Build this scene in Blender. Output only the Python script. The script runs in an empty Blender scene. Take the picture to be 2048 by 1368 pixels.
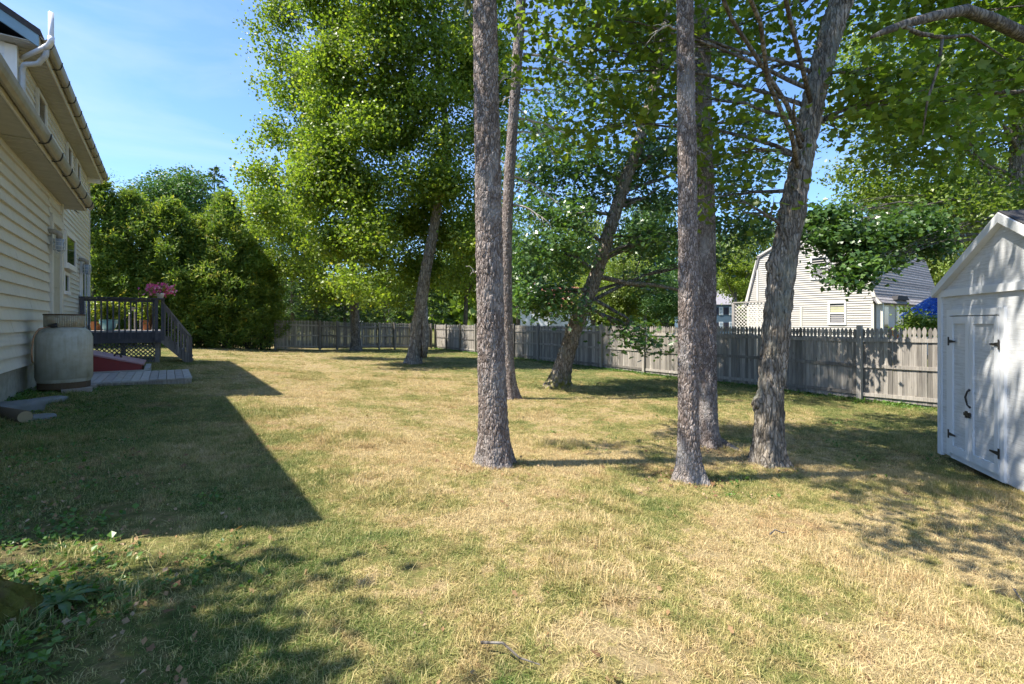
import bpy, math, random
import numpy as np
from mathutils import Vector, Matrix, noise as mnoise

# ------------------------------------------------------------------ camera, sky, sun, exposure
scene = bpy.context.scene
COL = scene.collection
F = 960.0                      # focal length in pixels of the 2048 px wide photograph
CX, HY = 1024.0, 645.0         # image centre column, horizon row
YAW = math.radians(35.7)
FWD = Vector((math.sin(YAW), math.cos(YAW), 0)); RGT = Vector((math.cos(YAW), -math.sin(YAW), 0))
cam_d = bpy.data.cameras.new('camera'); cam = bpy.data.objects.new('camera', cam_d); COL.objects.link(cam)
cam.location = (0, 0, 0); cam.rotation_euler = (math.radians(90), 0, -YAW)
cam_d.sensor_width = 36; cam_d.lens = 36 * F / 2048; cam_d.shift_y = (HY - 684) / 2048
cam_d.clip_start = .05; cam_d.clip_end = 2000
scene.camera = cam
SUN_EL = math.radians(60); SUN_AZ = Vector((-.95, .31))   # towards the sun, on the ground plane
SUN_AZ.normalize()
wd = bpy.data.worlds.new('World'); scene.world = wd; wd.use_nodes = True
nt = wd.node_tree
sky = nt.nodes.new('ShaderNodeTexSky'); sky.sky_type = 'NISHITA'; sky.sun_disc = False
sky.sun_elevation = SUN_EL; sky.sun_rotation = math.atan2(SUN_AZ.x, SUN_AZ.y)
sky.air_density = 1.0; sky.dust_density = .4; sky.ozone_density = 9.0
bg = nt.nodes['Background']; bg.inputs['Strength'].default_value = .12
_tc = nt.nodes.new('ShaderNodeTexCoord'); _mp = nt.nodes.new('ShaderNodeMapping'); _mp.inputs['Scale'].default_value = (1.2, 1.2, 5.5); _mp.inputs['Rotation'].default_value = (.25, .1, .4)
_no = nt.nodes.new('ShaderNodeTexNoise'); _no.inputs['Scale'].default_value = 1.6; _no.inputs['Detail'].default_value = 6; _no.inputs['Roughness'].default_value = .55; _no.inputs['Distortion'].default_value = .6
_mr = nt.nodes.new('ShaderNodeMapRange'); _mr.inputs[1].default_value = .45; _mr.inputs[2].default_value = .78; _mr.inputs[4].default_value = .22
_mx = nt.nodes.new('ShaderNodeMixRGB'); _mx.inputs[2].default_value = (4.6, 4.5, 5.6, 1)      # thin high cloud
for _a, _b in ((_tc.outputs['Generated'], _mp.inputs[0]), (_mp.outputs[0], _no.inputs['Vector']), (_no.outputs[0], _mr.inputs[0]), (_mr.outputs[0], _mx.inputs[0]), (sky.outputs[0], _mx.inputs[1]), (_mx.outputs[0], bg.inputs['Color'])): nt.links.new(_a, _b)
sun_d = bpy.data.lights.new('sun', 'SUN'); sun_d.energy = 4.5; sun_d.angle = math.radians(.53); sun_d.color = (1, .93, .82)
sun = bpy.data.objects.new('sun', sun_d); COL.objects.link(sun)
trav = Vector((-SUN_AZ.x * math.cos(SUN_EL), -SUN_AZ.y * math.cos(SUN_EL), -math.sin(SUN_EL)))
sun.rotation_euler = trav.to_track_quat('-Z', 'Y').to_euler(); sun.location = (-20, 8, 30)
vs = scene.view_settings
vs.view_transform = 'Standard'; vs.look = 'None'; vs.gamma = 1; vs.exposure = 1.4; vs.use_curve_mapping = False
scene.cycles.max_bounces = 5; scene.cycles.diffuse_bounces = 3; scene.cycles.glossy_bounces = 2; scene.cycles.transmission_bounces = 3; scene.cycles.caustics_reflective = False; scene.cycles.caustics_refractive = False
scene.cycles.use_adaptive_sampling = True; scene.cycles.adaptive_threshold = .02
scene.cycles.use_denoising = True

# ------------------------------------------------------------------ pixels to places
_px = np.array([-60, -8, -3, 0, 2.2, 4.2, 8, 14, 17, 60, 400.]); _pz = np.array([-1.2, -1.2, -1.2, -1.29, -1.42, -1.64, -1.8, -1.95, -2.0, -2.0, -2.0])
def ground_np(x, y):
    x = np.asarray(x, float); y = np.asarray(y, float)
    z = np.interp(x, _px, _pz)
    z = (z + np.interp(x - .5, _px, _pz) + np.interp(x + .5, _px, _pz)) / 3
    z = z + .02 * np.sin(x * 1.3 + .7 * y) * np.exp(-((x - 3) / 8) ** 2) + .015 * np.sin(y * 1.1 - .5 * x) * np.exp(-((y - 4) / 14) ** 2)
    z = z + .10 * np.exp(-(((x + 1.1) / .8) ** 2 + ((y - 2.7) / 1.1) ** 2))
    return z
def gz(x, y): return float(ground_np(x, y))
def W(px, py, d):
    return FWD * d + RGT * ((px - CX) / F * d) + Vector((0, 0, (HY - py) / F * d))
def G(px, py):
    z = -1.6
    for _ in range(30):
        d = F * -z / (py - HY); p = W(px, py, d); z = .5 * z + .5 * gz(p.x, p.y)
    return Vector((p.x, p.y, gz(p.x, p.y)))
def depth(p): return p.x * FWD.x + p.y * FWD.y

# ------------------------------------------------------------------ object helpers
def tag(o, label=None, cat=None, group=None, kind=None):
    if label: o['label'] = label
    if cat: o['category'] = cat
    if group: o['group'] = group
    if kind: o['kind'] = kind
    return o
def thing(name, loc, label, cat, group=None, rz=0):
    o = bpy.data.objects.new(name, None); COL.objects.link(o); o.location = loc; o.rotation_euler = (0, 0, rz)
    o.empty_display_size = .2
    bpy.context.view_layer.update()
    return tag(o, label, cat, group)
def link(name, me, mat=None, parent=None, loc=None):
    o = bpy.data.objects.new(name, me); COL.objects.link(o)
    if mat is not None and len(me.materials) == 0: me.materials.append(mat)
    if parent is not None:
        o.parent = parent
    if loc is not None: o.location = loc
    return o
class MB:
    """collects shapes; build() makes one mesh object. World coordinates unless the parent moves it."""
    def __init__(s): s.v = []; s.f = []; s.sm = False
    def poly(s, pts, faces):
        n = len(s.v); s.v += [tuple(p) for p in pts]; s.f += [tuple(i + n for i in f) for f in faces]; return s
    def hexa(s, p):     # 8 points: bottom ring 0-3, top ring 4-7
        return s.poly(p, [(3, 2, 1, 0), (4, 5, 6, 7), (0, 1, 5, 4), (1, 2, 6, 5), (2, 3, 7, 6), (3, 0, 4, 7)])
    def box(s, a, b):
        x0, y0, z0 = a; x1, y1, z1 = b
        return s.hexa([(x0, y0, z0), (x1, y0, z0), (x1, y1, z0), (x0, y1, z0), (x0, y0, z1), (x1, y0, z1), (x1, y1, z1), (x0, y1, z1)])
    def obox(s, c, u, v, w, su, sv, sw):
        c, u, v, w = Vector(c), Vector(u) * su / 2, Vector(v) * sv / 2, Vector(w) * sw / 2
        return s.hexa([c - u - v - w, c + u - v - w, c + u + v - w, c - u + v - w, c - u - v + w, c + u - v + w, c + u + v + w, c - u + v + w])
    def bar(s, a, b, w, h, up=(0, 0, 1)):
        a, b = Vector(a), Vector(b); u = (b - a).normalized(); up = Vector(up)
        r = u.cross(up).normalized(); up = r.cross(u)
        return s.obox((a + b) / 2, u, r, up, (b - a).length, w, h)
    def prism(s, pts, off):   # closed outline swept by off
        n = len(pts); off = Vector(off); q = [Vector(p) for p in pts]
        return s.poly(q + [p + off for p in q], [tuple(range(n))[::-1], tuple(range(n, 2 * n))] + [(i, (i + 1) % n, n + (i + 1) % n, n + i) for i in range(n)])
    def tube(s, pts, rad, n=8, cap=True):
        pts = [Vector(p) for p in pts]; k = len(pts)
        if not hasattr(rad, '__len__'): rad = [rad] * k
        n0 = len(s.v); r = None
        for i in range(k):
            t = (pts[min(i + 1, k - 1)] - pts[max(i - 1, 0)]).normalized()
            if r is None: r = t.orthogonal().normalized()
            else:
                r = (r - t * r.dot(t)); r = r.normalized() if r.length > 1e-6 else t.orthogonal().normalized()
            b = t.cross(r)
            for j in range(n):
                a = 2 * math.pi * j / n; s.v.append(tuple(pts[i] + (r * math.cos(a) + b * math.sin(a)) * rad[i]))
        for i in range(k - 1):
            for j in range(n):
                j2 = (j + 1) % n; s.f.append((n0 + i * n + j, n0 + i * n + j2, n0 + (i + 1) * n + j2, n0 + (i + 1) * n + j))
        if cap:
            s.f.append(tuple(n0 + j for j in range(n))[::-1]); s.f.append(tuple(n0 + (k - 1) * n + j for j in range(n)))
        return s
    def lathe(s, c, prof, n=32):
        c = Vector(c); n0 = len(s.v); k = len(prof)
        for (r, z) in prof:
            for j in range(n):
                a = 2 * math.pi * j / n; s.v.append((c.x + r * math.cos(a), c.y + r * math.sin(a), c.z + z))
        for i in range(k - 1):
            for j in range(n):
                j2 = (j + 1) % n; s.f.append((n0 + i * n + j, n0 + i * n + j2, n0 + (i + 1) * n + j2, n0 + (i + 1) * n + j))
        s.f.append(tuple(n0 + j for j in range(n))[::-1]); s.f.append(tuple(n0 + (k - 1) * n + j for j in range(n)))
        return s
    def mesh(s, name):
        me = bpy.data.meshes.new(name); me.from_pydata(s.v, [], s.f); me.update()
        if s.sm: me.polygons.foreach_set('use_smooth', [True] * len(me.polygons))
        return me
    def build(s, name, mat, parent=None, smooth=False):
        s.sm = smooth
        o = link(name, s.mesh(name), mat, parent)
        if parent is not None:
            o.matrix_parent_inverse = wm(parent).inverted()
        return o
def wm(o):
    m = Matrix.LocRotScale(o.location, o.rotation_euler, o.scale)
    if o.parent is not None: m = wm(o.parent) @ o.matrix_parent_inverse @ m
    return m
def np_mesh(name, verts, nper, attr=None):
    """verts (n,3): faces of nper consecutive corners each"""
    me = bpy.data.meshes.new(name); verts = np.ascontiguousarray(verts, np.float32); n = len(verts); f = n // nper
    me.vertices.add(n); me.vertices.foreach_set('co', verts.ravel())
    me.loops.add(n); me.loops.foreach_set('vertex_index', np.arange(n, dtype=np.int32))
    me.polygons.add(f); me.polygons.foreach_set('loop_start', np.arange(0, n, nper, dtype=np.int32))
    if attr is not None:
        a = me.attributes.new('tint', 'FLOAT', 'FACE'); a.data.foreach_set('value', np.ascontiguousarray(attr, np.float32))
    me.update(calc_edges=True)
    return me
def grid_mesh(name, P, wrap=False, smooth=True):
    """P (rows, cols, 3) grid of points"""
    r, c, _ = P.shape; idx = np.arange(r * c).reshape(r, c)
    if wrap: idx = np.concatenate([idx, idx[:, :1]], 1)
    q = np.stack([idx[:-1, :-1], idx[:-1, 1:], idx[1:, 1:], idx[1:, :-1]], -1).reshape(-1, 4)
    me = bpy.data.meshes.new(name); me.vertices.add(r * c); me.vertices.foreach_set('co', np.ascontiguousarray(P, np.float32).ravel())
    me.loops.add(q.size); me.loops.foreach_set('vertex_index', q.astype(np.int32).ravel())
    me.polygons.add(len(q)); me.polygons.foreach_set('loop_start', np.arange(0, q.size, 4, dtype=np.int32))
    me.polygons.foreach_set('use_smooth', np.full(len(q), smooth))
    me.update(calc_edges=True)
    return me

# ------------------------------------------------------------------ materials
class Nd:
    def __init__(s, name):
        s.m = bpy.data.materials.new(name); s.m.use_nodes = True; s.t = s.m.node_tree; s.b = s.t.nodes['Principled BSDF']; s.out = s.t.nodes['Material Output']
        s.b.inputs['Roughness'].default_value = .8; s.b.inputs['Specular IOR Level'].default_value = .25
    def n(s, ty, props=None, **kw):
        nd = s.t.nodes.new('ShaderNode' + ty)
        for k, v in (props or {}).items(): setattr(nd, k, v)
        for k, v in kw.items():
            key = int(k[1:]) if k[0] == 'i' and k[1:].isdigit() else k.replace('_', ' ')
            s.set(nd.inputs[key], v)
        return nd
    def set(s, inp, v):
        if isinstance(v, bpy.types.NodeSocket): s.t.links.new(v, inp)
        elif isinstance(v, bpy.types.Node): s.t.links.new(v.outputs[0], inp)
        else:
            if isinstance(v, tuple) and len(v) == 3 and inp.type == 'RGBA': v = v + (1,)
            inp.default_value = v
    def geo(s): return s.n('NewGeometry').outputs['Position']
    def obj(s): return s.n('TexCoord').outputs['Object']
    def rnd(s): return s.n('ObjectInfo').outputs['Random']
    def mapped(s, vec, scale=(1, 1, 1), rot=(0, 0, 0)):
        m = s.n('Mapping', i0=vec); m.inputs['Scale'].default_value = scale; m.inputs['Rotation'].default_value = rot; return m.outputs[0]
    def noise(s, vec, scale, detail=4, rough=.55, dist=0):
        return s.n('TexNoise', Vector=vec, Scale=float(scale), Detail=float(detail), Roughness=float(rough), Distortion=float(dist)).outputs[0]
    def vor(s, vec, scale, feature='F1', out=0, rand=1.):
        return s.n('TexVoronoi', {'feature': feature}, Vector=vec, Scale=float(scale), Randomness=rand).outputs[out]
    def ramp(s, fac, stops):
        r = s.n('ValToRGB', Fac=fac); e = r.color_ramp.elements
        while len(e) < len(stops): e.new(.5)
        for el, (p, c) in zip(e, stops): el.position = p; el.color = (c + (1,)) if len(c) == 3 else c
        return r.outputs[0]
    def mix(s, fac, a, b, mode='MIX'):
        m = s.n('MixRGB', {'blend_type': mode}); s.set(m.inputs[0], fac); s.set(m.inputs[1], a); s.set(m.inputs[2], b); return m.outputs[0]
    def math(s, op, a, b=0., c=0., clamp=False):
        m = s.n('Math', {'operation': op, 'use_clamp': clamp}); s.set(m.inputs[0], a); s.set(m.inputs[1], b)
        if op in ('MULTIPLY_ADD',): s.set(m.inputs[2], c)
        return m.outputs[0]
    def mr(s, v, a, b, c, d):
        return s.n('MapRange', i0=v, i1=a, i2=b, i3=c, i4=d).outputs[0]
    def bump(s, h, strength=.5, dist=.01):
        return s.n('Bump', Strength=strength, Distance=dist, Height=h).outputs[0]
    def fin(s, col=None, rough=None, normal=None, metal=None, spec=None):
        if col is not None: s.set(s.b.inputs['Base Color'], col)
        if rough is not None: s.set(s.b.inputs['Roughness'], rough)
        if normal is not None: s.set(s.b.inputs['Normal'], normal)
        if metal is not None: s.b.inputs['Metallic'].default_value = metal
        if spec is not None: s.b.inputs['Specular IOR Level'].default_value = spec
        return s.m
M = {}
def dirty(name, col, var=.12, scale=6, rough=.6, spec=.3, streak=0, bump=.05, metal=0, dirtcol=(.12, .11, .09), dirt=.25):
    s = Nd(name); p = s.geo()
    a = s.noise(p, scale, 5); b = s.noise(s.mapped(p, (3, 3, .35)), 5, 4)
    c = s.mix(s.mr(a, .3, .75, 0., dirt), col, dirtcol)
    c = s.mix(s.mr(b, .45, .8, 0., streak), c, dirtcol)
    c = s.mix(1., c, s.mr(s.rnd(), 0., 1., 1 - var, 1 + var * .6), 'MULTIPLY')
    M[name] = s.fin(c, rough, s.bump(a, bump, .01), metal, spec); return M[name]
dirty('siding_cream', (.67, .635, .535), .05, 3, .55, .3, .22, dirt=.14, dirtcol=(.33, .30, .24))
dirty('siding_main', (.66, .65, .60), .04, 3, .5, .35, .15, dirt=.1, dirtcol=(.35, .33, .27))
dirty('siding_white', (.78, .80, .83), .03, 3, .5, .3, .05, dirt=.06)
dirty('siding_tan', (.47, .45, .415), .04, 2, .6, .2, .06, dirt=.08, dirtcol=(.4, .34, .27))
dirty('siding_blue', (.10, .16, .22), .06, 2, .6, .2, 0)
dirty('siding_pale', (.70, .73, .76), .05, 2, .6, .2, 0)
dirty('trim_cream', (.66, .64, .57), .04, 6, .5, .3, .12, dirt=.12)
dirty('trim_white', (.80, .80, .78), .03, 6, .45, .3, .06, dirt=.06)
dirty('trim_bluegrey', (.22, .36, .46), .05, 6, .5)
dirty('soffit', (.44, .44, .40), .06, 6, .6, .2, .1)
dirty('gutter', (.34, .31, .25), .06, 5, .45, .4, .3, dirt=.4, dirtcol=(.14, .11, .07))
dirty('pipe_grey', (.52, .55, .58), .03, 8, .35, .5, .2)
dirty('pvc_white', (.82, .82, .84), .02, 8, .35, .4, .05, dirt=.06)
dirty('concrete', (.36, .35, .29), .05, 9, .9, .1, .4, .3, dirt=.5, dirtcol=(.13, .13, .1))
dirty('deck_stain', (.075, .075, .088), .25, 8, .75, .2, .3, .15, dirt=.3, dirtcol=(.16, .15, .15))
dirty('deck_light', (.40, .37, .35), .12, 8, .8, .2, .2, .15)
dirty('walk_plank', (.47, .45, .41), .28, 7, .85, .15, .2, .25, dirt=.5, dirtcol=(.2, .18, .15))
dirty('lattice_dark', (.10, .095, .09), .15, 8, .8)
dirty('lattice_white', (.72, .68, .62), .06, 8, .6)
dirty('bulkhead_red', (.23, .028, .026), .03, 5, .55, .35, .25, dirt=.2, dirtcol=(.09, .03, .03))
dirty('bulkhead_top', (.36, .20, .21), .03, 5, .5, .45, .2, dirt=.25, dirtcol=(.2, .07, .07))
dirty('tank', (.47, .47, .40), .02, 7, .5, .35, .5, .1, dirt=.5, dirtcol=(.20, .17, .09))
dirty('tank_rust', (.10, .065, .035), .02, 20, .85, .2, .3, .2)
dirty('tank_collar', (.40, .38, .29), .02, 14, .6, .3, .4, .1, dirt=.5, dirtcol=(.20, .11, .04))
dirty('copper', (.33, .19, .10), .02, 8, .45, .5, metal=.6)
dirty('black_iron', (.018, .018, .02), .1, 8, .55, .4)
dirty('shed_white', (.70, .72, .735), .04, 5, .7, .2, .1, .3, dirt=.1, dirtcol=(.45, .46, .45))
dirty('roof_dark', (.05, .05, .055), .1, 14, .95, .1)
dirty('roof_red', (.26, .10, .075), .1, 10, .95, .1)
dirty('roof_grey', (.24, .23, .25), .1, 10, .95, .1)
dirty('door_dark', (.06, .05, .05), .05, 6, .4, .4)
dirty('door_tan', (.47, .45, .36), .05, 6, .55, .3)
dirty('shutter', (.03, .03, .055), .1, 6, .6)
dirty('ceramic_teal', (.28, .52, .53), .03, 5, .18, .6, dirt=.15, dirtcol=(.1, .25, .3))
dirty('terracotta', (.50, .19, .08), .03, 9, .8, .2, .2)
dirty('pot_white', (.78, .78, .76), .02, 9, .4)
dirty('stone', (.20, .21, .21), .15, 7, .85, .2, 0, .4, dirt=.5, dirtcol=(.09, .1, .07))
dirty('log', (.13, .10, .065), .2, 9, .9, .1, .3, .5)
dirty('cut_wood', (.30, .24, .14), .1, 14, .85, .1)
dirty('block', (.36, .31, .27), .1, 12, .95, .1)
dirty('blind', (.50, .50, .30), .05, 5, .8)
dirty('curtain', (.22, .22, .24), .05, 5, .9)
dirty('cloth_red', (.6, .06, .05), .05, 5, .9); dirty('cloth_white', (.8, .8, .8), .05, 5, .9); dirty('cloth_navy', (.03, .04, .14), .05, 5, .9)
s = Nd('glass_dark'); M['glass'] = s.fin((.02, .025, .03), .05, None, 0, .8)
s = Nd('glass_pale'); M['glass_pale'] = s.fin((.30, .36, .42), .08, None, 0, .8)
s = Nd('umbrella'); p = s.geo()
M['umbrella'] = s.fin(s.ramp(s.noise(p, 5.5, 3, .6, 1.5), [(.38, (.005, .03, .16)), (.52, (.01, .08, .42)), (.58, (.01, .06, .1)), (.66, (.35, .5, .75))]), .8)
# weathered wood
def wood(name, a, b, c, scale=1.):
    s = Nd(name); p = s.geo(); r = s.rnd()
    off = s.n('Combine' + 'XYZ', i0=s.math('MULTIPLY', r, 37.), i1=s.math('MULTIPLY', r, 11.), i2=s.math('MULTIPLY', r, 5.))
    q = s.n('VectorMath', {'operation': 'ADD'}, i0=p, i1=off.outputs[0]).outputs[0]
    g = s.noise(s.mapped(q, (38 * scale, 38 * scale, 1.6 * scale)), 1, 5, .65, .3)
    big = s.noise(s.mapped(q, (3, 3, .9)), 1, 3)
    col = s.ramp(g, [(.28, a), (.5, b), (.75, c)])
    col = s.mix(s.mr(big, .35, .75, 0., .55), col, (a[0] * .8, a[1] * .85, a[2] * .9))
    knots = s.vor(s.mapped(q, (9, 9, 2.2)), 1.)
    col = s.mix(s.mr(knots, .05, .11, .75, 0.), col, (.03, .025, .02))
    col = s.mix(1., col, s.mr(r, 0., 1., .58, 1.32), 'MULTIPLY')
    M[name] = s.fin(col, .9, s.bump(g, .5, .006), 0, .15)
wood('fence_wood', (.165, .148, .13), (.31, .283, .25), (.47, .43, .37))
wood('fence_old', (.17, .15, .12), (.31, .28, .235), (.44, .41, .35))
wood('fence_shaded', (.035, .032, .03), (.06, .055, .05), (.09, .085, .08))  # fence wood with the hedge's shade put into its near-black colour
wood('stair_wood', (.13, .115, .105), (.24, .215, .19), (.36, .33, .29))
# bark
def bark(name, cols, vscale, stretch, lichen, bs=.9, moss=None, base=None):
    s = Nd(name); p = s.geo()
    q = s.mapped(p, (1, 1, stretch))
    w = s.noise(p, 7, 3)
    qq = s.n('VectorMath', {'operation': 'ADD'}, i0=q, i1=s.n('VectorMath', {'operation': 'SCALE'}, i0=s.n('TexNoise', Vector=p, Scale=9.).outputs[1], Scale=.05).outputs[0]).outputs[0]
    v = s.vor(qq, vscale, 'DISTANCE_TO_EDGE'); vc = s.n('SeparateColor', i0=s.vor(qq, vscale, 'F1', 1)).outputs[0]
    fine = s.noise(q, vscale * 2.6, 5, .7)
    c = s.ramp(vc, [(0., cols[1]), (.45, cols[2]), (1., cols[3])])
    c = s.mix(s.mr(fine, .35, .7, .65, 0.), c, cols[1])
    c = s.mix(s.mr(v, .0, .16, .85, 0.), c, cols[0])
    if lichen: c = s.mix(s.mr(s.noise(s.mapped(p, (1, 1, .45)), 3.2, 5, .65), .50, .66, 0., .7), c, lichen)
    c = s.mix(1., c, s.mr(w, .3, .7, .8, 1.2), 'MULTIPLY')
    if moss:
        z = s.n('SeparateXYZ', i0=p).outputs[2]
        c = s.mix(s.math('MULTIPLY', s.mr(z, moss[0], moss[1], 1., 0.), s.mr(s.noise(p, 9, 4), .4, .6, 0., 1.)), c, (.16, .15, .03))
    h = s.math('ADD', s.math('MULTIPLY', s.math('MINIMUM', v, .25), 2.), s.math('MULTIPLY', fine, .5))
    M[name] = s.fin(c, .95, s.bump(h, bs, .02), 0, .12)
bark('bark_spruce', [(.06, .046, .038), (.17, .135, .118), (.32, .265, .235), (.50, .44, .405)], 44, .34, (.31, .30, .29), .85)
bark('bark_maple', [(.055, .046, .036), (.17, .145, .115), (.31, .27, .22), (.44, .39, .325)], 24, .16, (.22, .23, .19), 1.)
bark('bark_oak', [(.06, .048, .037), (.19, .155, .12), (.33, .28, .225), (.46, .40, .33)], 17, .28, (.20, .19, .15), 1., moss=(-1.72, -1.3))
bark('bark_pale', [(.08, .07, .06), (.24, .21, .18), (.38, .34, .30), (.50, .46, .41)], 13, .25, None, .9)
bark('bark_grey', [(.04, .035, .03), (.12, .105, .09), (.21, .19, .165), (.30, .28, .25)], 15, .3, None, .8)
bark('bark_dead', [(.2, .18, .16), (.36, .33, .30), (.50, .47, .43), (.6, .57, .53)], 30, .3, None, .5)
# leaves
def leafmat(name, stops, trans=.38, tcol=(1.25, 1.35, .55), rough=.42, spec=.45):
    s = Nd(name); a = s.n('Attribute', {'attribute_name': 'tint'}).outputs['Fac']
    c = s.ramp(a, stops)
    c = s.mix(1., c, s.mr(s.noise(s.geo(), .55, 2), .3, .7, .78, 1.2), 'MULTIPLY')
    s.fin(c, rough, None, 0, spec)
    t = s.n('BsdfTranslucent', Color=s.mix(1., c, tcol, 'MULTIPLY')); m = s.n('MixShader', Fac=trans)
    s.t.links.new(s.b.outputs[0], m.inputs[1]); s.t.links.new(t.outputs[0], m.inputs[2]); s.t.links.new(m.outputs[0], s.out.inputs[0])
    M[name] = s.m
leafmat('leaf_maple', [(0., (.095, .155, .02)), (.5, (.185, .255, .036)), (.9, (.29, .35, .058)), (1., (.40, .37, .058))], .52)
leafmat('leaf_maple_near', [(0., (.075, .13, .018)), (.5, (.14, .21, .03)), (1., (.23, .285, .04))], .52)
leafmat('leaf_oak', [(0., (.045, .10, .032)), (.5, (.08, .155, .045)), (1., (.13, .21, .055))], .36, rough=.33, spec=.6)
leafmat('leaf_forest', [(0., (.08, .14, .024)), (.5, (.15, .22, .036)), (1., (.235, .29, .055))], .45)
leafmat('leaf_pale', [(0., (.10, .16, .03)), (.5, (.17, .23, .045)), (1., (.27, .31, .075))], .4)
leafmat('leaf_round', [(0., (.05, .115, .03)), (.5, (.085, .165, .042)), (1., (.14, .22, .055))], .3)
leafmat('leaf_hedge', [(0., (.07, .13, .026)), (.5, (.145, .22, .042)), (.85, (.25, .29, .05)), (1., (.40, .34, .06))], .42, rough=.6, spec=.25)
leafmat('leaf_conifer', [(0., (.035, .075, .025)), (.5, (.065, .12, .04)), (1., (.12, .17, .06))], .25, rough=.6, spec=.25)
leafmat('leaf_spruce', [(0., (.05, .075, .04)), (.5, (.085, .12, .06)), (1., (.14, .17, .09))], .15, rough=.6, spec=.25)
leafmat('leaf_pot', [(0., (.09, .16, .02)), (.5, (.19, .26, .03)), (1., (.42, .36, .06))], .4)
leafmat('petal', [(0., (.55, .06, .24)), (.6, (.68, .14, .36)), (1., (.8, .45, .58))], .3)
leafmat('petal_yellow', [(0., (.5, .3, .02)), (1., (.6, .42, .04))], .3)
leafmat('leaf_weed', [(0., (.05, .12, .02)), (.5, (.09, .18, .03)), (1., (.16, .25, .05))], .35)
leafmat('leaf_litter', [(0., (.16, .09, .045)), (.5, (.28, .17, .08)), (1., (.42, .31, .2))], .1, rough=.8, spec=.2)
# lawn colours, shared by soil sheet and blades: dry straw, olive and green in patches
def lawn_col(s, p, dark=1.):
    xyz = s.n('SeparateXYZ', i0=p); x = xyz.outputs[0]; y = xyz.outputs[1]
    n1 = s.noise(p, .6, 4, .65); n2 = s.noise(p, 2.3, 5, .7, .6); n3 = s.noise(p, 12., 4, .7)
    f = s.math('ADD', s.math('MULTIPLY', n1, .72), s.math('ADD', s.math('MULTIPLY', n2, .72), s.math('MULTIPLY', n3, .50)))   # mean about .76
    near = s.math('MULTIPLY', s.mr(x, -.6, 1.6, -.20, 0.), 1.); east = s.mr(x, 6.5, 11., 0., -.16)
    f = s.math('ADD', f, s.math('ADD', near, east))
    c = s.ramp(f, [(.70, (.09 * dark, .15 * dark, .03 * dark)), (.85, (.225 * dark, .24 * dark, .07 * dark)), (.96, (.40 * dark, .335 * dark, .135 * dark)), (1.0, (.52 * dark, .41 * dark, .22 * dark))])
    br = s.mr(s.noise(p, 2.0, 5, .75, .8), .53, .68, 0., .75)
    return s.mix(br, c, (.43 * dark, .28 * dark, .145 * dark))
s = Nd('lawn_soil'); p = s.geo()
c = lawn_col(s, p, .62); fine = s.noise(p, 55, 5, .7)
c = s.mix(s.mr(fine, .35, .65, .55, 0.), c, (.075, .055, .03))
xyz = s.n('SeparateXYZ', i0=p)
bare = s.math('MULTIPLY', s.mr(xyz.outputs[0], -.15, -.8, 0., 1.), s.math('MULTIPLY', s.mr(xyz.outputs[1], 5.5, 3.5, 0., 1.), s.mr(s.noise(p, 1.6, 4), .35, .6, 0., .9)))
c = s.mix(bare, c, (.075, .055, .038))
M['lawn_soil'] = s.fin(c, .95, s.bump(fine, .7, .02), 0, .1)
s = Nd('grass_blade'); p = s.geo(); c = lawn_col(s, p, 1.12)
a = s.n('Attribute', {'attribute_name': 'tint'}).outputs['Fac']
c = s.mix(s.mr(a, .66, .74, 0., .5), c, (.48, .38, .19)); c = s.mix(s.mr(a, .22, .28, .4, 0.), c, (.10, .16, .03))
c = s.mix(1., c, s.mr(a, 0., 1., .75, 1.3), 'MULTIPLY')
s.fin(c, .6, None, 0, .3)
t = s.n('BsdfTranslucent', Color=c); m = s.n('MixShader', Fac=.3)
s.t.links.new(s.b.outputs[0], m.inputs[1]); s.t.links.new(t.outputs[0], m.inputs[2]); s.t.links.new(m.outputs[0], s.out.inputs[0]); M['grass_blade'] = s.m
s = Nd('moss'); p = s.geo(); n = s.noise(p, 40, 5, .7)
M['moss'] = s.fin(s.ramp(s.noise(p, 7, 4), [(.3, (.05, .06, .012)), (.5, (.10, .10, .02)), (.7, (.13, .095, .045))]), .95, s.bump(n, 1., .02), 0, .1)

# ------------------------------------------------------------------ ground
rng = np.random.default_rng(7)
xs = np.concatenate([[-600, -250, -90, -40, -22], np.arange(-12, 30.1, .25), [34, 40, 50, 70, 110, 200, 600]])
ys = np.concatenate([[-300, -80, -25, -12], np.arange(-6, 46.1, .25), [50, 56, 65, 80, 110, 200, 600]])
gx, gy = np.meshgrid(xs, ys)
P = np.stack([gx, gy, ground_np(gx, gy)], -1)
ground = link('ground', grid_mesh('ground', P), M['lawn_soil']); tag(ground, 'dry patchy back lawn of straw coloured and green grass', 'lawn', kind='structure')

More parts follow.
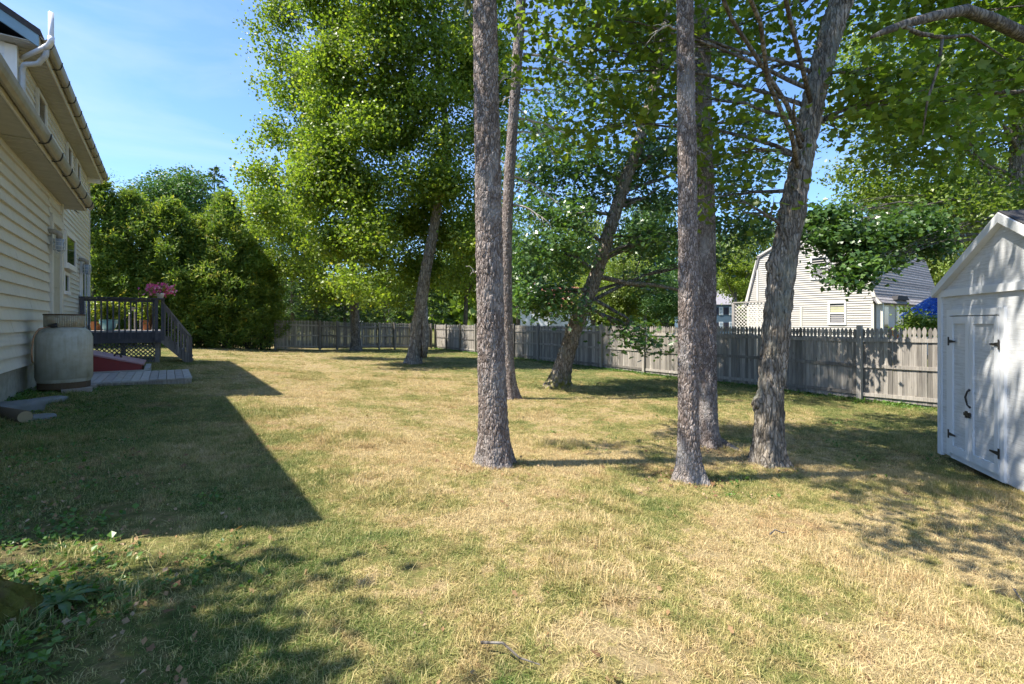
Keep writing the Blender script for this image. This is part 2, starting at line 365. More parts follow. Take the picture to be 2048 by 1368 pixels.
# ------------------------------------------------------------------ own house
house = thing('house', (-2, 10, -1.2), 'cream sided house with deck, white vent pipe and long gutters', 'house')
def siding(parent, name, mat, u0, u1, z0, z1, e, place, thick=.016, cuts=None, top=None):
    """lapped boards; place(u, out, z) -> world point; top(z) -> (ua, ub) limits of the course at z"""
    z = z0; i = 0; r = random.Random(3)
    while z < z1 - .02:
        h = min(e, z1 - z); a, b = u0, u1
        segs = [(a, b)]
        if cuts:
            cs = sorted(r.sample(cuts, 2)); cs = [c + r.uniform(-.3, .3) for c in cs]; ed = [a] + cs + [b]; segs = list(zip(ed[:-1], ed[1:]))
        for (p, q) in segs:
            g = .0015 if cuts else 0; o = r.uniform(0, .003) if cuts else 0
            pa = qa = None; p0, q0, p1, q1 = p, q, p, q
            if top:
                l0 = top(z); l1 = top(z + h); p0, q0 = l0; p1, q1 = l1
                if q0 - p0 < .05: continue
            pts = [place(p0 + g, 0, z), place(q0 - g, 0, z), place(q0 - g, thick + o, z), place(p0 + g, thick + o, z),
                   place(p1 + g, 0, z + h + .004), place(q1 - g, 0, z + h + .004), place(q1 - g, .003 + o, z + h + .004), place(p1 + g, .003 + o, z + h + .004)]
            MB().hexa(pts).build(name, mat, parent)
        z += e; i += 1
WX, MX = -2.0, -2.1                      # wall planes of the wing and of the main block
WY0, WY1, MY0, MY1 = 4.2, 15.1, 11.55, 21.0
def window(parent, y0, y1, z0, z1, x, cas=.075, proud=.05, glass='glass', sash=True, mat='trim_cream'):
    w = MB()
    w.box((x, y0 - cas, z0 - cas), (x + proud, y0, z1 + cas)); w.box((x, y1, z0 - cas), (x + proud, y1 + cas, z1 + cas))
    w.box((x, y0, z1), (x + proud - .002, y1, z1 + cas)); w.box((x, y0, z0 - cas), (x + proud + .03, y1, z0))
    o = w.build('window', M[mat], parent)
    MB().box((x + .006, y0, z0), (x + .028, y1, z1)).build('pane', M[glass], o)
    if sash:
        s_ = MB(); zm = (z0 + z1) / 2; s_.box((x + .028, y0, zm - .025), (x + .044, y1, zm + .025))
        for yy in (y0, y1 - .035): s_.box((x + .0285, yy, z0), (x + .04, yy + .035, zm - .025)); s_.box((x + .0285, yy, zm + .025), (x + .04, yy + .035, z1))
        s_.build('sash', M['trim_white'], o)
    return o
# wing; its unseen near end is slanted only to set the shadow edge
wing = MB().hexa([(-7.5, WY0 + 2.0, -.72), (WX - .001, WY0, -.72), (WX - .001, WY1, -.72), (-7.5, WY1, -.72), (-7.5, WY0 + 2.0, 2.74), (WX - .001, WY0, 2.74), (WX - .001, WY1, 2.74), (-7.5, WY1, 2.74)]).build('wall', M['siding_cream'], house)
siding(wing, 'siding_board', M['siding_cream'], WY0, 13.62, -.74, 2.74, .195, lambda u, o, z: (WX + o, u, z), .046, [7.2, 9.4, 10.9, 12.2])
siding(wing, 'siding_board', M['siding_cream'], 13.62, WY1, 2.28, 2.74, .195, lambda u, o, z: (WX + o, u, z), .042)
MB().box((WX - .06, WY1 - .1, -.75), (WX + .056, WY1 + .02, 2.74)).build('corner_board', M['trim_cream'], wing)
MB().box((-7.4, WY0 + 2.1, -1.6), (WX - .03, WY1 - .02, -.722)).build('foundation', M['concrete'], house)
door = MB().box((WX + .001, 13.82, -.05), (WX + .03, 14.80, 2.1)).build('door', M['door_tan'], house)
f = MB(); f.box((WX + .001, 13.64, -.12), (WX + .07, 13.82, 2.1)); f.box((WX + .001, 14.80, -.12), (WX + .07, 14.98, 2.1)); f.box((WX + .001, 13.64, 2.1), (WX + .075, 14.98, 2.27))
f.box((WX + .001, 13.6, -.2), (WX + .16, 15.0, -.121)); f.build('frame', M['trim_cream'], door)
for i in range(3):
    MB().box((WX + .031, 13.93, .1 + i * .66), (WX + .038, 14.69, .62 + i * .66)).build('panel', M['door_tan'], door)
def cage_lamp(y, x, z, sc=1.):
    o = MB().tube([(x, y, z + .17 * sc), (x + .07 * sc, y, z + .17 * sc), (x + .14 * sc, y, z + .13 * sc), (x + .14 * sc, y, z + .06 * sc)], .045 * sc, 10).build('wall_lamp', M['gutter'], house, True)
    MB().lathe((x + .14 * sc, y, z - .16 * sc), [(.02 * sc, 0), (.055 * sc, .03 * sc), (.06 * sc, .21 * sc)], 14).build('glass_jar', M['glass_pale'], o, True)
    c = MB()
    for k in range(6):
        a = k * math.pi / 3; p = lambda r, zz: (x + .14 * sc + r * math.cos(a), y + r * math.sin(a), z + zz * sc)
        c.tube([p(.074 * sc, .06), p(.074 * sc, -.12), p(.03 * sc, -.19)], .006 * sc, 5)
    for zz in (.0, -.07, -.13):
        c.tube([(x + .14 * sc + .074 * sc * math.cos(t), y + .074 * sc * math.sin(t), z + zz * sc) for t in np.linspace(0, 2 * math.pi, 15)], .006 * sc, 5, False)
    c.build('cage', M['pipe_grey'], o)
cage_lamp(13.5, WX + .02, 1.66, 1.25); cage_lamp(18.65, MX + .02, 1.62, 1.25)
# wing roof: eave, soffit, gutter; unseen near end slanted for its shadow
MB().hexa([(-7.6, WY0 + 2., 2.745), (-1.62, WY0 - .08, 2.745), (-1.62, WY1 + .55, 2.745), (-7.6, WY1 + .55, 2.745), (-7.6, WY0 + 2., 2.76), (-1.62, WY0 - .08, 2.76), (-1.62, WY1 + .55, 2.76), (-7.6, WY1 + .55, 2.76)]).build('soffit', M['soffit'], house)
for k, y in enumerate(np.arange(10.0, WY1 + .5, .105)):
    if y > WY1 + .02 or True: MB().box((-1.99 if y < WY1 else -2.08, y, 2.728), (-1.63, y + .088, 2.744)).build('soffit_slat', M['soffit'], house)
MB().hexa([(-7.6, WY0 + 2.2, 3.9), (-1.6, WY0 - .1, 2.86), (-1.6, WY1 + .6, 2.86), (-7.6, WY1 + .6, 3.9), (-7.6, WY0 + 2.2, 4.0), (-1.6, WY0 - .1, 2.96), (-1.6, WY1 + .6, 2.96), (-7.6, WY1 + .6, 4.0)]).build('roof', M['roof_dark'], house)
MB().box((-1.62, WY0 - .08, 2.73), (-1.60, WY1 + .55, 2.93)).build('fascia', M['trim_cream'], house)
def gutter(y0, y1, x, z, r=.075):
    prof = [(0, .11), (.004, 0.02), (.03, -.02), (.07, -.035), (.105, -.005), (.125, .05), (.135, .115), (.127, .115), (.118, .055), (.1, .005), (.07, -.02), (.035, -.008), (.012, .03), (.008, .11)]
    return MB().prism([(x + a, y0, z + b) for a, b in prof], (0, y1 - y0, 0)).build('gutter', M['gutter'], house)
g1 = gutter(WY0 - .08, WY1 + .6, -1.598, 2.80)
for y in np.arange(10.2, WY1 + .6, 1.02):
    MB().prism([(-1.6 + a, y, 2.80 + b) for a, b in [(0, -.05), (.06, -.05), (.115, -.02), (.145, .05), (.15, .12), (.143, .12), (.13, .05), (.105, -.012), (.06, -.038), (0, -.038)]], (0, .035, 0)).build('strap', M['black_iron'], g1)
# main block
mwall = MB().box((-9.2, MY0, -.7), (MX - .001, MY1, 4.72)).build('wall', M['siding_main'], house)
siding(mwall, 'siding_board', M['siding_main'], WY1 + .02, MY1, -.72, 2.6, .127, lambda u, o, z: (MX + o, u, z), .03)
siding(mwall, 'siding_board', M['siding_main'], MY0 + .1, MY1, 2.6, 4.70, .127, lambda u, o, z: (MX + o, u, z), .03)
MB().box((MX - .08, MY1 - .01, -.75), (MX + .04, MY1 + .02, 4.7)).build('corner_board', M['trim_cream'], mwall)
MB().box((MX - .12, MY0 - .03, 2.9), (MX + .03, MY0 + .1, 4.7)).build('corner_board', M['trim_white'], mwall)
siding(mwall, 'siding_board', M['siding_white'], -5.2, MX - .12, 3.0, 5.4, .127, lambda u, o, z: (u, MY0 - o, z), .014, None, lambda z: (-5.2, min(MX - .12, MX - .0 - max(0, z - 4.7) / .62)))
MB().box((-9.2, WY1 + .03, -1.6), (MX - .04, MY1 - .03, -.702)).build('foundation', M['concrete'], house)
MB().box((-5.5, MY0 - .28, 4.725), (-1.78, MY1 + .3, 4.74)).build('soffit', M['soffit'], house)
for y in np.arange(MY0 - .25, MY1 + .25, .14): MB().box((MX + .02, y, 4.708), (-1.79, y + .12, 4.724)).build('soffit_slat', M['soffit'], house)
MB().hexa([(-5.65, MY0 - .32, 7.18), (-1.74, MY0 - .32, 4.84), (-1.74, MY1 + .32, 4.84), (-5.65, MY1 + .32, 7.18), (-5.65, MY0 - .32, 7.28), (-1.74, MY0 - .32, 4.95), (-1.74, MY1 + .32, 4.95), (-5.65, MY1 + .32, 7.28)]).build('roof', M['roof_dark'], house)
MB().hexa([(-9.6, MY0 - .32, 4.84), (-5.65, MY0 - .32, 7.18), (-5.65, MY1 + .32, 7.18), (-9.6, MY1 + .32, 4.84), (-9.6, MY0 - .32, 4.95), (-5.65, MY0 - .32, 7.28), (-5.65, MY1 + .32, 7.28), (-9.6, MY1 + .32, 4.95)]).build('roof', M['roof_dark'], house)
MB().prism([(-9.2, MY0 + .01, 4.72), (MX, MY0 + .01, 4.72), (-5.65, MY0 + .01, 6.9)], (0, MY1 - MY0 - .02, 0)).build('gable', M['siding_white'], house)
MB().prism([(-1.76, MY0 - .30, 4.66), (-1.76, MY0 - .30, 4.88), (-5.65, MY0 - .30, 7.22), (-5.65, MY0 - .30, 7.0), (-2.2, MY0 - .3, 4.93)], (0, .05, 0)).build('rake_board', M['trim_bluegrey'], house)
MB().box((-1.78, MY0 - .25, 4.70), (-1.755, MY1 + .28, 4.92)).build('fascia', M['trim_cream'], house)
g2 = gutter(MY0 - .3, MY1 + .3, -1.754, 4.82)
for y in np.arange(MY0, MY1 + .3, .85):
    MB().prism([(-1.76 + a, y, 4.82 + b) for a, b in [(0, -.05), (.06, -.05), (.115, -.02), (.145, .05), (.15, .12), (.143, .12), (.13, .05), (.105, -.012), (.06, -.038), (0, -.038)]], (0, .03, 0)).build('strap', M['black_iron'], g2)
MB().box((MX + .016, MY1 - .35, 4.55), (-1.78, MY1 - .28, 4.71)).build('soffit_bracket', M['trim_white'], house)
MB().tube([(-1.69, MY0 - .12, 4.78), (-1.70, MY0 - .12, 4.62), (-1.80, MY0 - .08, 4.46), (-1.98, MY0 + .0, 4.42), (MX + .08, MY0 + .06, 4.36), (MX + .08, MY0 + .06, 4.2), (MX + .08, MY0 + .06, 2.9)], .042, 14).build('downspout', M['pipe_grey'], house, True)
pv = MB(); pv.tube([(-2.05, 11.75, 4.60), (-1.60, 10.93, 4.58), (-1.56, 10.86, 4.60), (-1.55, 10.84, 4.66), (-1.55, 10.84, 5.10)], .036, 16); pv.build('vent_pipe', M['pvc_white'], house, True)
MB().tube([(-1.55, 10.84, 4.70), (-1.55, 10.84, 4.62), (-1.59, 10.91, 4.575), (-1.65, 11.02, 4.58)], .044, 16).build('pipe_elbow', M['pvc_white'], house, True)
window(house, 13.05, 13.75, 3.35, 4.50, MX + .02); window(house, 16.5, 17.1, 3.35, 4.5, MX + .02); window(house, 18.0, 18.6, 3.35, 4.5, MX + .02)
# box window on the lower wall, small window below it, patio door
bay = MB().box((MX + .022, 15.62, 1.32), (MX + .11, 17.15, 2.22)).build('box_window', M['trim_white'], house)
MB().box((MX + .111, 15.70, 1.45), (MX + .122, 17.05, 2.12)).build('pane', M['glass'], bay)
q = MB(); q.box((MX + .111, 15.62, 1.32), (MX + .14, 15.70, 2.22)); q.box((MX + .111, 17.05, 1.32), (MX + .14, 17.15, 2.22)); q.box((MX + .111, 15.70, 2.12), (MX + .14, 17.05, 2.22)); q.box((MX + .111, 15.70, 1.32), (MX + .165, 17.05, 1.45)); q.build('frame', M['trim_white'], bay)
window(house, 16.0, 16.6, .78, 1.18, MX + .02, .08, .05, 'glass', False, 'trim_white')
pd = MB().box((MX + .013, 18.95, -.26), (MX + .035, 20.5, 1.78)).build('patio_door', M['door_dark'], house)
q = MB(); q.box((MX + .013, 18.83, -.27), (MX + .08, 18.95, 1.78)); q.box((MX + .013, 20.5, -.27), (MX + .08, 20.62, 1.78)); q.box((MX + .013, 18.83, 1.78), (MX + .085, 20.62, 1.9)); q.box((MX + .036, 19.66, -.26), (MX + .06, 19.76, 1.78)); q.build('frame', M['trim_white'], pd)
MB().box((MX + .037, 19.0, -.1), (MX + .045, 19.66, 1.7)).build('pane', M['glass'], pd); MB().box((MX + .037, 19.76, -.1), (MX + .045, 20.45, 1.7)).build('pane', M['glass_pale'], pd)
MB().tube([(MX + .01, 15.75, 2.95), (MX + .3, 15.8, 2.72), (MX + .3, 16.1, 2.74)], .012, 6).build('wall_bracket', M['black_iron'], house)

# propane tank with collar, valve and copper line
tp = Vector((-1.50, 11.72, gz(-1.5, 11.72)))
tank = thing('propane_tank', tp, 'squat weathered grey-green propane tank against the house wall', 'gas tank')
TR = .39
MB().lathe(tp, [(.30, .13), (.345, .15), (TR - .012, .22), (TR - .006, .26), (TR, .262), (TR, .98), (TR - .004, .985), (TR - .02, 1.04), (TR - .06, 1.10), (TR - .13, 1.145), (.20, 1.17), (.0, 1.175)], 56).build('body', M['tank'], tank, True)
MB().lathe(tp, [(TR - .07, .06), (TR - .035, .07), (TR - .03, .20), (TR - .06, .21)], 48).build('foot_ring', M['tank_rust'], tank)
n = 48; rr = .275
for (a0, a1, z0) in ((0, 1.7, 1.155), (1.7, 2.0, 1.20), (2.0, 3.9, 1.155), (3.9, 4.25, 1.20), (4.25, 6.2832, 1.155)):
    k = max(3, int((a1 - a0) * 9)); pts = []
    for j in range(k + 1):
        a = a0 + (a1 - a0) * j / k
        pts.append(((tp.x + rr * math.cos(a), tp.y + rr * math.sin(a)), (tp.x + (rr - .006) * math.cos(a), tp.y + (rr - .006) * math.sin(a))))
    m_ = MB()
    for j in range(k):
        (p0, q0), (p1, q1) = pts[j], pts[j + 1]
        m_.hexa([p0 + (tp.z + z0,), p1 + (tp.z + z0,), q1 + (tp.z + z0,), q0 + (tp.z + z0,), p0 + (tp.z + 1.37,), p1 + (tp.z + 1.37,), q1 + (tp.z + 1.37,), q0 + (tp.z + 1.37,)])
    m_.build('collar', M['tank_collar'], tank, True)
m_ = MB(); m_.tube([(tp.x + (rr - .002) * math.cos(a), tp.y + (rr - .002) * math.sin(a), tp.z + 1.375) for a in np.linspace(0, 2 * math.pi, 49)], .013, 8, False); m_.build('collar_rim', M['tank_rust'], tank, True)
vx = W(104, 652, depth(tp) - .26)
MB().tube([vx + Vector((.12, .12, -.12)), vx + Vector((.06, .06, -.02)), vx], .03, 8).build('valve', M['copper'], tank, True)
MB().tube([vx + Vector((-.02, 0, .0)), vx + Vector((.07, -.05, .015))], [.028, .04], 8).build('regulator', M['black_iron'], tank, True)
MB().tube([vx, W(78, 658, 8.2), W(68, 672, 8.15), W(63, 700, 8.1), W(64, 722, 8.05), W(66, 726, 8.3)], .012, 8).build('gas_line', M['copper'], tank, True)
for k, (ax, ay) in enumerate(((.2, -.25), (-.25, .1), (.22, .2))):
    blk = MB().box((tp.x + ax - .2, tp.y + ay - .1, tp.z - .06), (tp.x + ax + .2, tp.y + ay + .1, tp.z + .07)).build('concrete_block', M['block'])
    tag(blk, ('concrete block under the lawn side of the propane tank', 'concrete block under the wall side of the propane tank', 'concrete block under the deck side of the propane tank')[k], 'block', 'blocks under the propane tank')

# plank walkway and cellar bulkhead
gzw = gz(-.4, 13)
walk = thing('plank_walkway', (-.6, 13.2, gzw), 'low grey plank walkway in front of the red bulkhead', 'walkway')
for k in range(14):
    x0 = -1.62 + k * .147
    c = Vector((x0 + .07, 13.25 + random.Random(k).uniform(-.01, .01), gzw + .085))
    MB().obox(c, (1, 0, 0), (0, 1, 0), (0, 0, 1), .137, 2.25, .035).build('plank', M['walk_plank'] if k > 4 else M['deck_light'], walk)
for y in (12.22, 13.2, 14.25): MB().box((-1.62, y, gzw - .05), (.42, y + .04, gzw + .0665)).build('joist', M['fence_wood'], walk)
bk = thing('bulkhead', (-1.3, 15.1, gzw), 'dark red sloping cellar bulkhead with two black handles', 'cellar door')
by0, by1, bx0, bx1 = 14.52, 15.95, -1.99, -.50
MB().prism([(bx0, by0, gzw), (bx1, by0, gzw), (bx1, by0, gzw + .24), (bx0, by0, gzw + .66)], (0, .04, 0)).build('side_panel', M['bulkhead_red'], bk)
MB().prism([(bx0, by1 - .04, gzw), (bx1, by1 - .04, gzw), (bx1, by1 - .04, gzw + .24), (bx0, by1 - .04, gzw + .66)], (0, .04, 0)).build('side_panel', M['bulkhead_red'], bk)
MB().box((bx1 - .04, by0 + .041, gzw), (bx1 - .001, by1 - .041, gzw + .24)).build('front_panel', M['bulkhead_red'], bk)
ymid = (by0 + by1) / 2
for (ya, yb, t) in ((by0 - .03, ymid - .004, 0.), (ymid + .004, by1 + .03, 0.)):
    dl = MB().hexa([(bx0, ya, gzw + .665), (bx1 + .05, ya, gzw + .235), (bx1 + .05, yb, gzw + .235), (bx0, yb, gzw + .665), (bx0, ya, gzw + .70), (bx1 + .05, ya, gzw + .27), (bx1 + .05, yb, gzw + .27), (bx0, yb, gzw + .70)]).build('door_leaf', M['bulkhead_top'], bk)
    yy = ymid - .09 if ya < ymid - .1 else ymid + .09
    MB().tube([(-1.05, yy, gzw + .425), (-1.03, yy, gzw + .49), (-.93, yy, gzw + .465), (-.91, yy, gzw + .385)], .016, 8).build('handle', M['black_iron'], dl, True)
MB().box((bx0, by0 - .13, gzw - .02), (bx1 + .16, by0 - .031, gzw + .13)).build('curb', M['walk_plank'], bk)
MB().box((bx1 + .052, by0 - .03, gzw - .02), (bx1 + .16, by1 + .1, gzw + .16)).build('curb', M['walk_plank'], bk)

# deck
DX0, DX1, DY0, DY1, DZ = MX + .02, -.20, 18.75, 22.7, -.27
deck = thing('deck', (-1.1, 20.5, -1.2), 'raised dark stained deck with railing, lattice skirt and stair', 'deck')
for k, y in enumerate(np.arange(DY0, DY1 - .1, .145)): MB().box((DX0, y, DZ - .035), (DX1, y + .139, DZ)).build('floor_board', M['deck_light'], deck)
MB().box((DX0, DY0 - .045, DZ - .36), (DX1 + .04, DY0 - .003, DZ - .0355)).build('rim_joist', M['deck_stain'], deck)
MB().box((DX1 + .003, DY0, DZ - .36), (DX1 + .043, DY1, DZ - .036)).build('rim_joist', M['deck_stain'], deck)
MB().box((DX0, DY1 - .04, DZ - .36), (DX1, DY1 - .002, DZ - .036)).build('rim_joist', M['deck_stain'], deck)
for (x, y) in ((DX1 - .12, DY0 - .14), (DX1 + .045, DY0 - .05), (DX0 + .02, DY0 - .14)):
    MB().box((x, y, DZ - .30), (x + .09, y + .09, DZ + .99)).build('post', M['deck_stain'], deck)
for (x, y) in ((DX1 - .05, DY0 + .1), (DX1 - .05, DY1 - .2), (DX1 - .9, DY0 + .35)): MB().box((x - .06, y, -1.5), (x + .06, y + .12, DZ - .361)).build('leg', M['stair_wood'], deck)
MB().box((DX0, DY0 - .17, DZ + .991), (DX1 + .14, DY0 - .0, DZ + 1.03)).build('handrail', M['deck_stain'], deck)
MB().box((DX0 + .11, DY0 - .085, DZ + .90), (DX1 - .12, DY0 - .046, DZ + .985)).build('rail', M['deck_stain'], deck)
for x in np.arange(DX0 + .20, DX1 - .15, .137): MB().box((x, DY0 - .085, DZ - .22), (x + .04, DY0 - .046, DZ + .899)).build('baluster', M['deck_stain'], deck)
# far rail: sunlight put into its colour, paler than the stained rail
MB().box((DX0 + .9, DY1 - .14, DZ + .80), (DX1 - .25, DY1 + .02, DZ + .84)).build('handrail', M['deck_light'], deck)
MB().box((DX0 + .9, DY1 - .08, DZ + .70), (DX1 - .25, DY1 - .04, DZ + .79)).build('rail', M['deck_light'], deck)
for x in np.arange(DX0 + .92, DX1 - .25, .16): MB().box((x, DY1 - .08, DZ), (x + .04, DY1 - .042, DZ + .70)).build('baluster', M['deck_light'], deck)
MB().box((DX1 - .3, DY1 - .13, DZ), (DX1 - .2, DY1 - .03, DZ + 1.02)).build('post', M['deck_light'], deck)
lat = MB().box((DX0, DY0 + .0, -1.24), (DX1 - .1, DY0 + .03, -1.18)).build('lattice_skirt', M['lattice_dark'], deck)
for sgn in (1, -1):
    for k in range(-5, 17):
        x0 = DX0 + k * .115; z0, z1 = -1.18, DZ - .37; dx = (z1 - z0)
        a = (x0, z0 if sgn > 0 else z1); b = (x0 + dx, z1 if sgn > 0 else z0)
        if b[0] < DX0 + .05 or a[0] > DX1 - .15: continue
        def clip(p, q):
            t0 = max(0, (DX0 - p[0]) / (q[0] - p[0])); t1 = min(1, (DX1 - .1 - p[0]) / (q[0] - p[0]))
            return [(p[0] + (q[0] - p[0]) * t, p[1] + (q[1] - p[1]) * t) for t in (t0, t1)]
        (xa, za), (xb, zb) = clip(a, b); yy = DY0 + (.008 if sgn > 0 else .018)
        MB().bar((xa, yy, za), (xb, yy, zb), .008, .032, (0, -.001, 1) if abs(za - zb) < 1e-3 else (-(zb - za), 0, xb - xa)).build('slat', M['lattice_dark'], lat)
# stair down to the lawn, towards +X
gs = gz(.7, 19)
for k in range(4):
    zt = DZ - .2 - k * .2
    if zt > gs + .03: MB().box((DX1 + .045 + k * .2, DY0 + .05, zt - .04), (DX1 + .045 + k * .2 + .25, DY0 + 1.2, zt)).build('tread', M['stair_wood'], deck)
sx0, sx1 = DX1 + .1, .58; zr0, zr1 = DZ + .93, gs + .86
for yy in (DY0 - .02, DY0 + 1.2):
    MB().bar((sx0, yy, zr0 - 1.18), (sx1 + .05, yy, zr1 - .83), .04, .24).build('stringer', M['stair_wood'], deck)
    MB().bar((sx0 - .02, yy, zr0), (sx1 + .05, yy, zr1), .09, .035).build('handrail', M['stair_wood'], deck)
    MB().bar((sx0, yy, zr0 - .1), (sx1, yy, zr1 - .1), .035, .09).build('rail', M['stair_wood'], deck)
    MB().box((sx1 + .0, yy - .03, gs - .05), (sx1 + .085, yy + .055, zr1 - .03)).build('post', M['stair_wood'], deck)
    for x in np.arange(sx0 + .03, sx1 - .02, .085):
        t = (x - sx0) / (sx1 - sx0); zt = zr0 + (zr1 - zr0) * t
        MB().box((x, yy - .045, zt - 1.05), (x + .037, yy - .021, zt - .06)).build('baluster', M['stair_wood'], deck)

# stones and log ends by the foundation
def rock(name, c, sx, sy, sz, rz, mat, seed, label, cat, group=None):
    r = np.random.default_rng(seed); u = np.linspace(0, math.pi, 12); v = np.linspace(0, 2 * math.pi, 20, endpoint=False)
    U, V = np.meshgrid(u, v, indexing='ij')
    S = lambda x, p: np.sign(x) * np.abs(x) ** p
    x = S(np.sin(U), .5) * S(np.cos(V), .6); y = S(np.sin(U), .5) * S(np.sin(V), .6); z = S(np.cos(U), .45)
    n_ = 1 + .13 * np.sin(3 * V + r.uniform(0, 6)) * np.sin(U) + .06 * np.sin(7 * V + 2 * U + r.uniform(0, 6))
    n_[0] = n_[0].mean(); n_[-1] = n_[-1].mean()
    Q = np.stack([x * sx * n_, y * sy * n_, z * sz * (1 + .15 * np.sin(2 * x + 3 * y))], -1)
    ca, sa = math.cos(rz), math.sin(rz); Q = np.stack([Q[..., 0] * ca - Q[..., 1] * sa + c[0], Q[..., 0] * sa + Q[..., 1] * ca + c[1], Q[..., 2] + c[2]], -1)
    o = link(name, grid_mesh(name, Q, True), M[mat]); return tag(o, label, cat, group)
p = G(62, 812); rock('flat_stone', (p.x, p.y, p.z + .03), .52, .14, .06, 1.0, 'stone', 1, 'long flat grey stone slab beside the house foundation', 'stone')
p = G(10, 830); rock('stone', (p.x, p.y, p.z + .05), .40, .15, .11, .75, 'stone', 2, 'dark rounded stone at the foundation beside the cut log', 'stone')
p = G(72, 838); rock('stone', (p.x, p.y, p.z + .0), .2, .12, .05, .4, 'stone', 3, 'small pale stone half sunk in grass near the log', 'stone')
p = G(50, 846); lg = thing('log', p, 'short cut log with a pale round end beside the foundation', 'log')
ax = Vector((-.5, .85, 0)).normalized()
MB().tube([p + Vector((0, 0, .075)), p + Vector((0, 0, .075)) + ax * .7], [.08, .085], 18).build('bark', M['log'], lg, True)
MB().tube([p + Vector((0, 0, .075)) - ax * .006, p + Vector((0, 0, .075)) + ax * .01], .074, 18).build('cut_end', M['cut_wood'], lg)

# ------------------------------------------------------------------ fences
def picket_mesh(name, w, h, t=.019, gothic=True):
    a = w / 2
    o = [(-a, 0), (a, 0), (a, h - .25), (a * .55, h - .205), (a * .62, h - .19), (a * .97, h - .13), (a * .9, h - .085), (a * .45, h - .025), (0, h)] if gothic else [(-a, 0), (a, 0), (a, h - .09), (0, h)]
    o = o + [(-x, z) for x, z in o[2:-1][::-1]]
    m_ = MB(); m_.prism([(x, 0, z) for x, z in o], (0, t, 0)); return m_.mesh(name)
def fence(label, A, B, h, pitch, mat, posts, into, post_h=1.86, rails=(.14, .84, 1.47), zoff=.05, limit=300, group='weathered stockade fences round the yard', jit=1., gaps=0, wscale=.97):
    A, B = Vector(A), Vector(B); L = (B - A).length; u = (B - A) / L; into = Vector(into).normalized()
    r = random.Random(int(L * 100))
    root = thing('picket_fence', (A.x, A.y, gz(A.x, A.y)), label, 'fence', group)
    meshes = [picket_mesh('picket', pitch * wscale * k, h + dz) for k, dz in ((1, 0), (.98, .01), (.96, -.008))]
    gapm = [picket_mesh('picket', pitch * .80, h)]
    n = int(L / pitch); ang = math.atan2(u.y, u.x); inv = wm(root).inverted(); extra = []
    for i in range(n):
        p = A + u * (pitch * (i + .5)); z = gz(p.x, p.y) + zoff
        me = r.choice(gapm if gaps and r.random() < gaps else meshes)
        mt = Matrix.LocRotScale(Vector((p.x, p.y, z + r.uniform(-.012, .012) * jit)), Matrix.Rotation(ang, 3, 'Z').to_euler(), None) @ Matrix.Rotation(r.gauss(0, .004) * jit, 4, 'Y') @ Matrix.Translation((0, r.uniform(-.004, .004), 0))
        if i < limit:
            o = link('picket', me, M[mat], root); o.matrix_parent_inverse = inv; o.matrix_basis = mt
        else: extra.append((me, mt))
    if extra:
        m_ = MB()
        for me, mt in extra: m_.poly([mt @ v.co for v in me.vertices], [tuple(f.vertices) for f in me.polygons])
        o = m_.build('picket_run', M[mat], root); o['kind'] = 'stuff'
    ps = sorted(posts)
    for t in ps:
        p = A + u * t + into * .075; z = gz(p.x, p.y)
        MB().obox((p.x, p.y, z + post_h / 2 - .1 + r.uniform(-.02, .02)), u, into, (0, 0, 1), .105, .10, post_h + .2).build('post', M[mat], root)
    ends = [0] + [t for t in ps if .3 < t < L - .3] + [L]
    for a, b in zip(ends[:-1], ends[1:]):
        for zr in rails:
            pa, pb = A + u * (a + .055), A + u * (b - .055); za, zb = gz(pa.x, pa.y) + zr + zoff, gz(pb.x, pb.y) + zr + zoff
            sag = r.uniform(-.02, .01) * jit
            MB().bar((pa.x + into.x * .03, pa.y + into.y * .03, za + r.uniform(-.01, .01)), (pb.x + into.x * .03, pb.y + into.y * .03, zb + sag), .036, .085).build('rail', M[mat], root)
    return root
FA = Vector((13.99, 2.4, 0)); FC = Vector((16.85, 33.6, 0)); FB = Vector((5.3, 32.3, 0))
fence('grey weathered picket fence running past the neighbouring houses', FA, FC, 1.78, .0955, 'fence_wood', [.6 + 0 * 1, 2.3 + .0] + [2.3 + 2.43 * k for k in range(1, 12)] + [31.2], (-1, .09, 0), 1.9)
fence('brownish picket fence across the back, starting beside the hedge', FB + Vector((.0, 0, 0)), FC - Vector((.25, .03, 0)), 1.80, .105, 'fence_old', [.05, 2.75, 3.9, 5.15, 6.9, 8.1, 9.4, 11.2], (.11, -1, 0), 1.93, gaps=.45, wscale=.93, zoff=.10)
fence('low picket fence coloured dark for the shade under the hedge', (-4.6, 31.6, 0), (5.15, 32.25, 0), 1.05, .13, 'fence_shaded', [1.5, 4, 6.5, 9], (.06, -1, 0), 1.1, (.2, .8), wscale=.6)

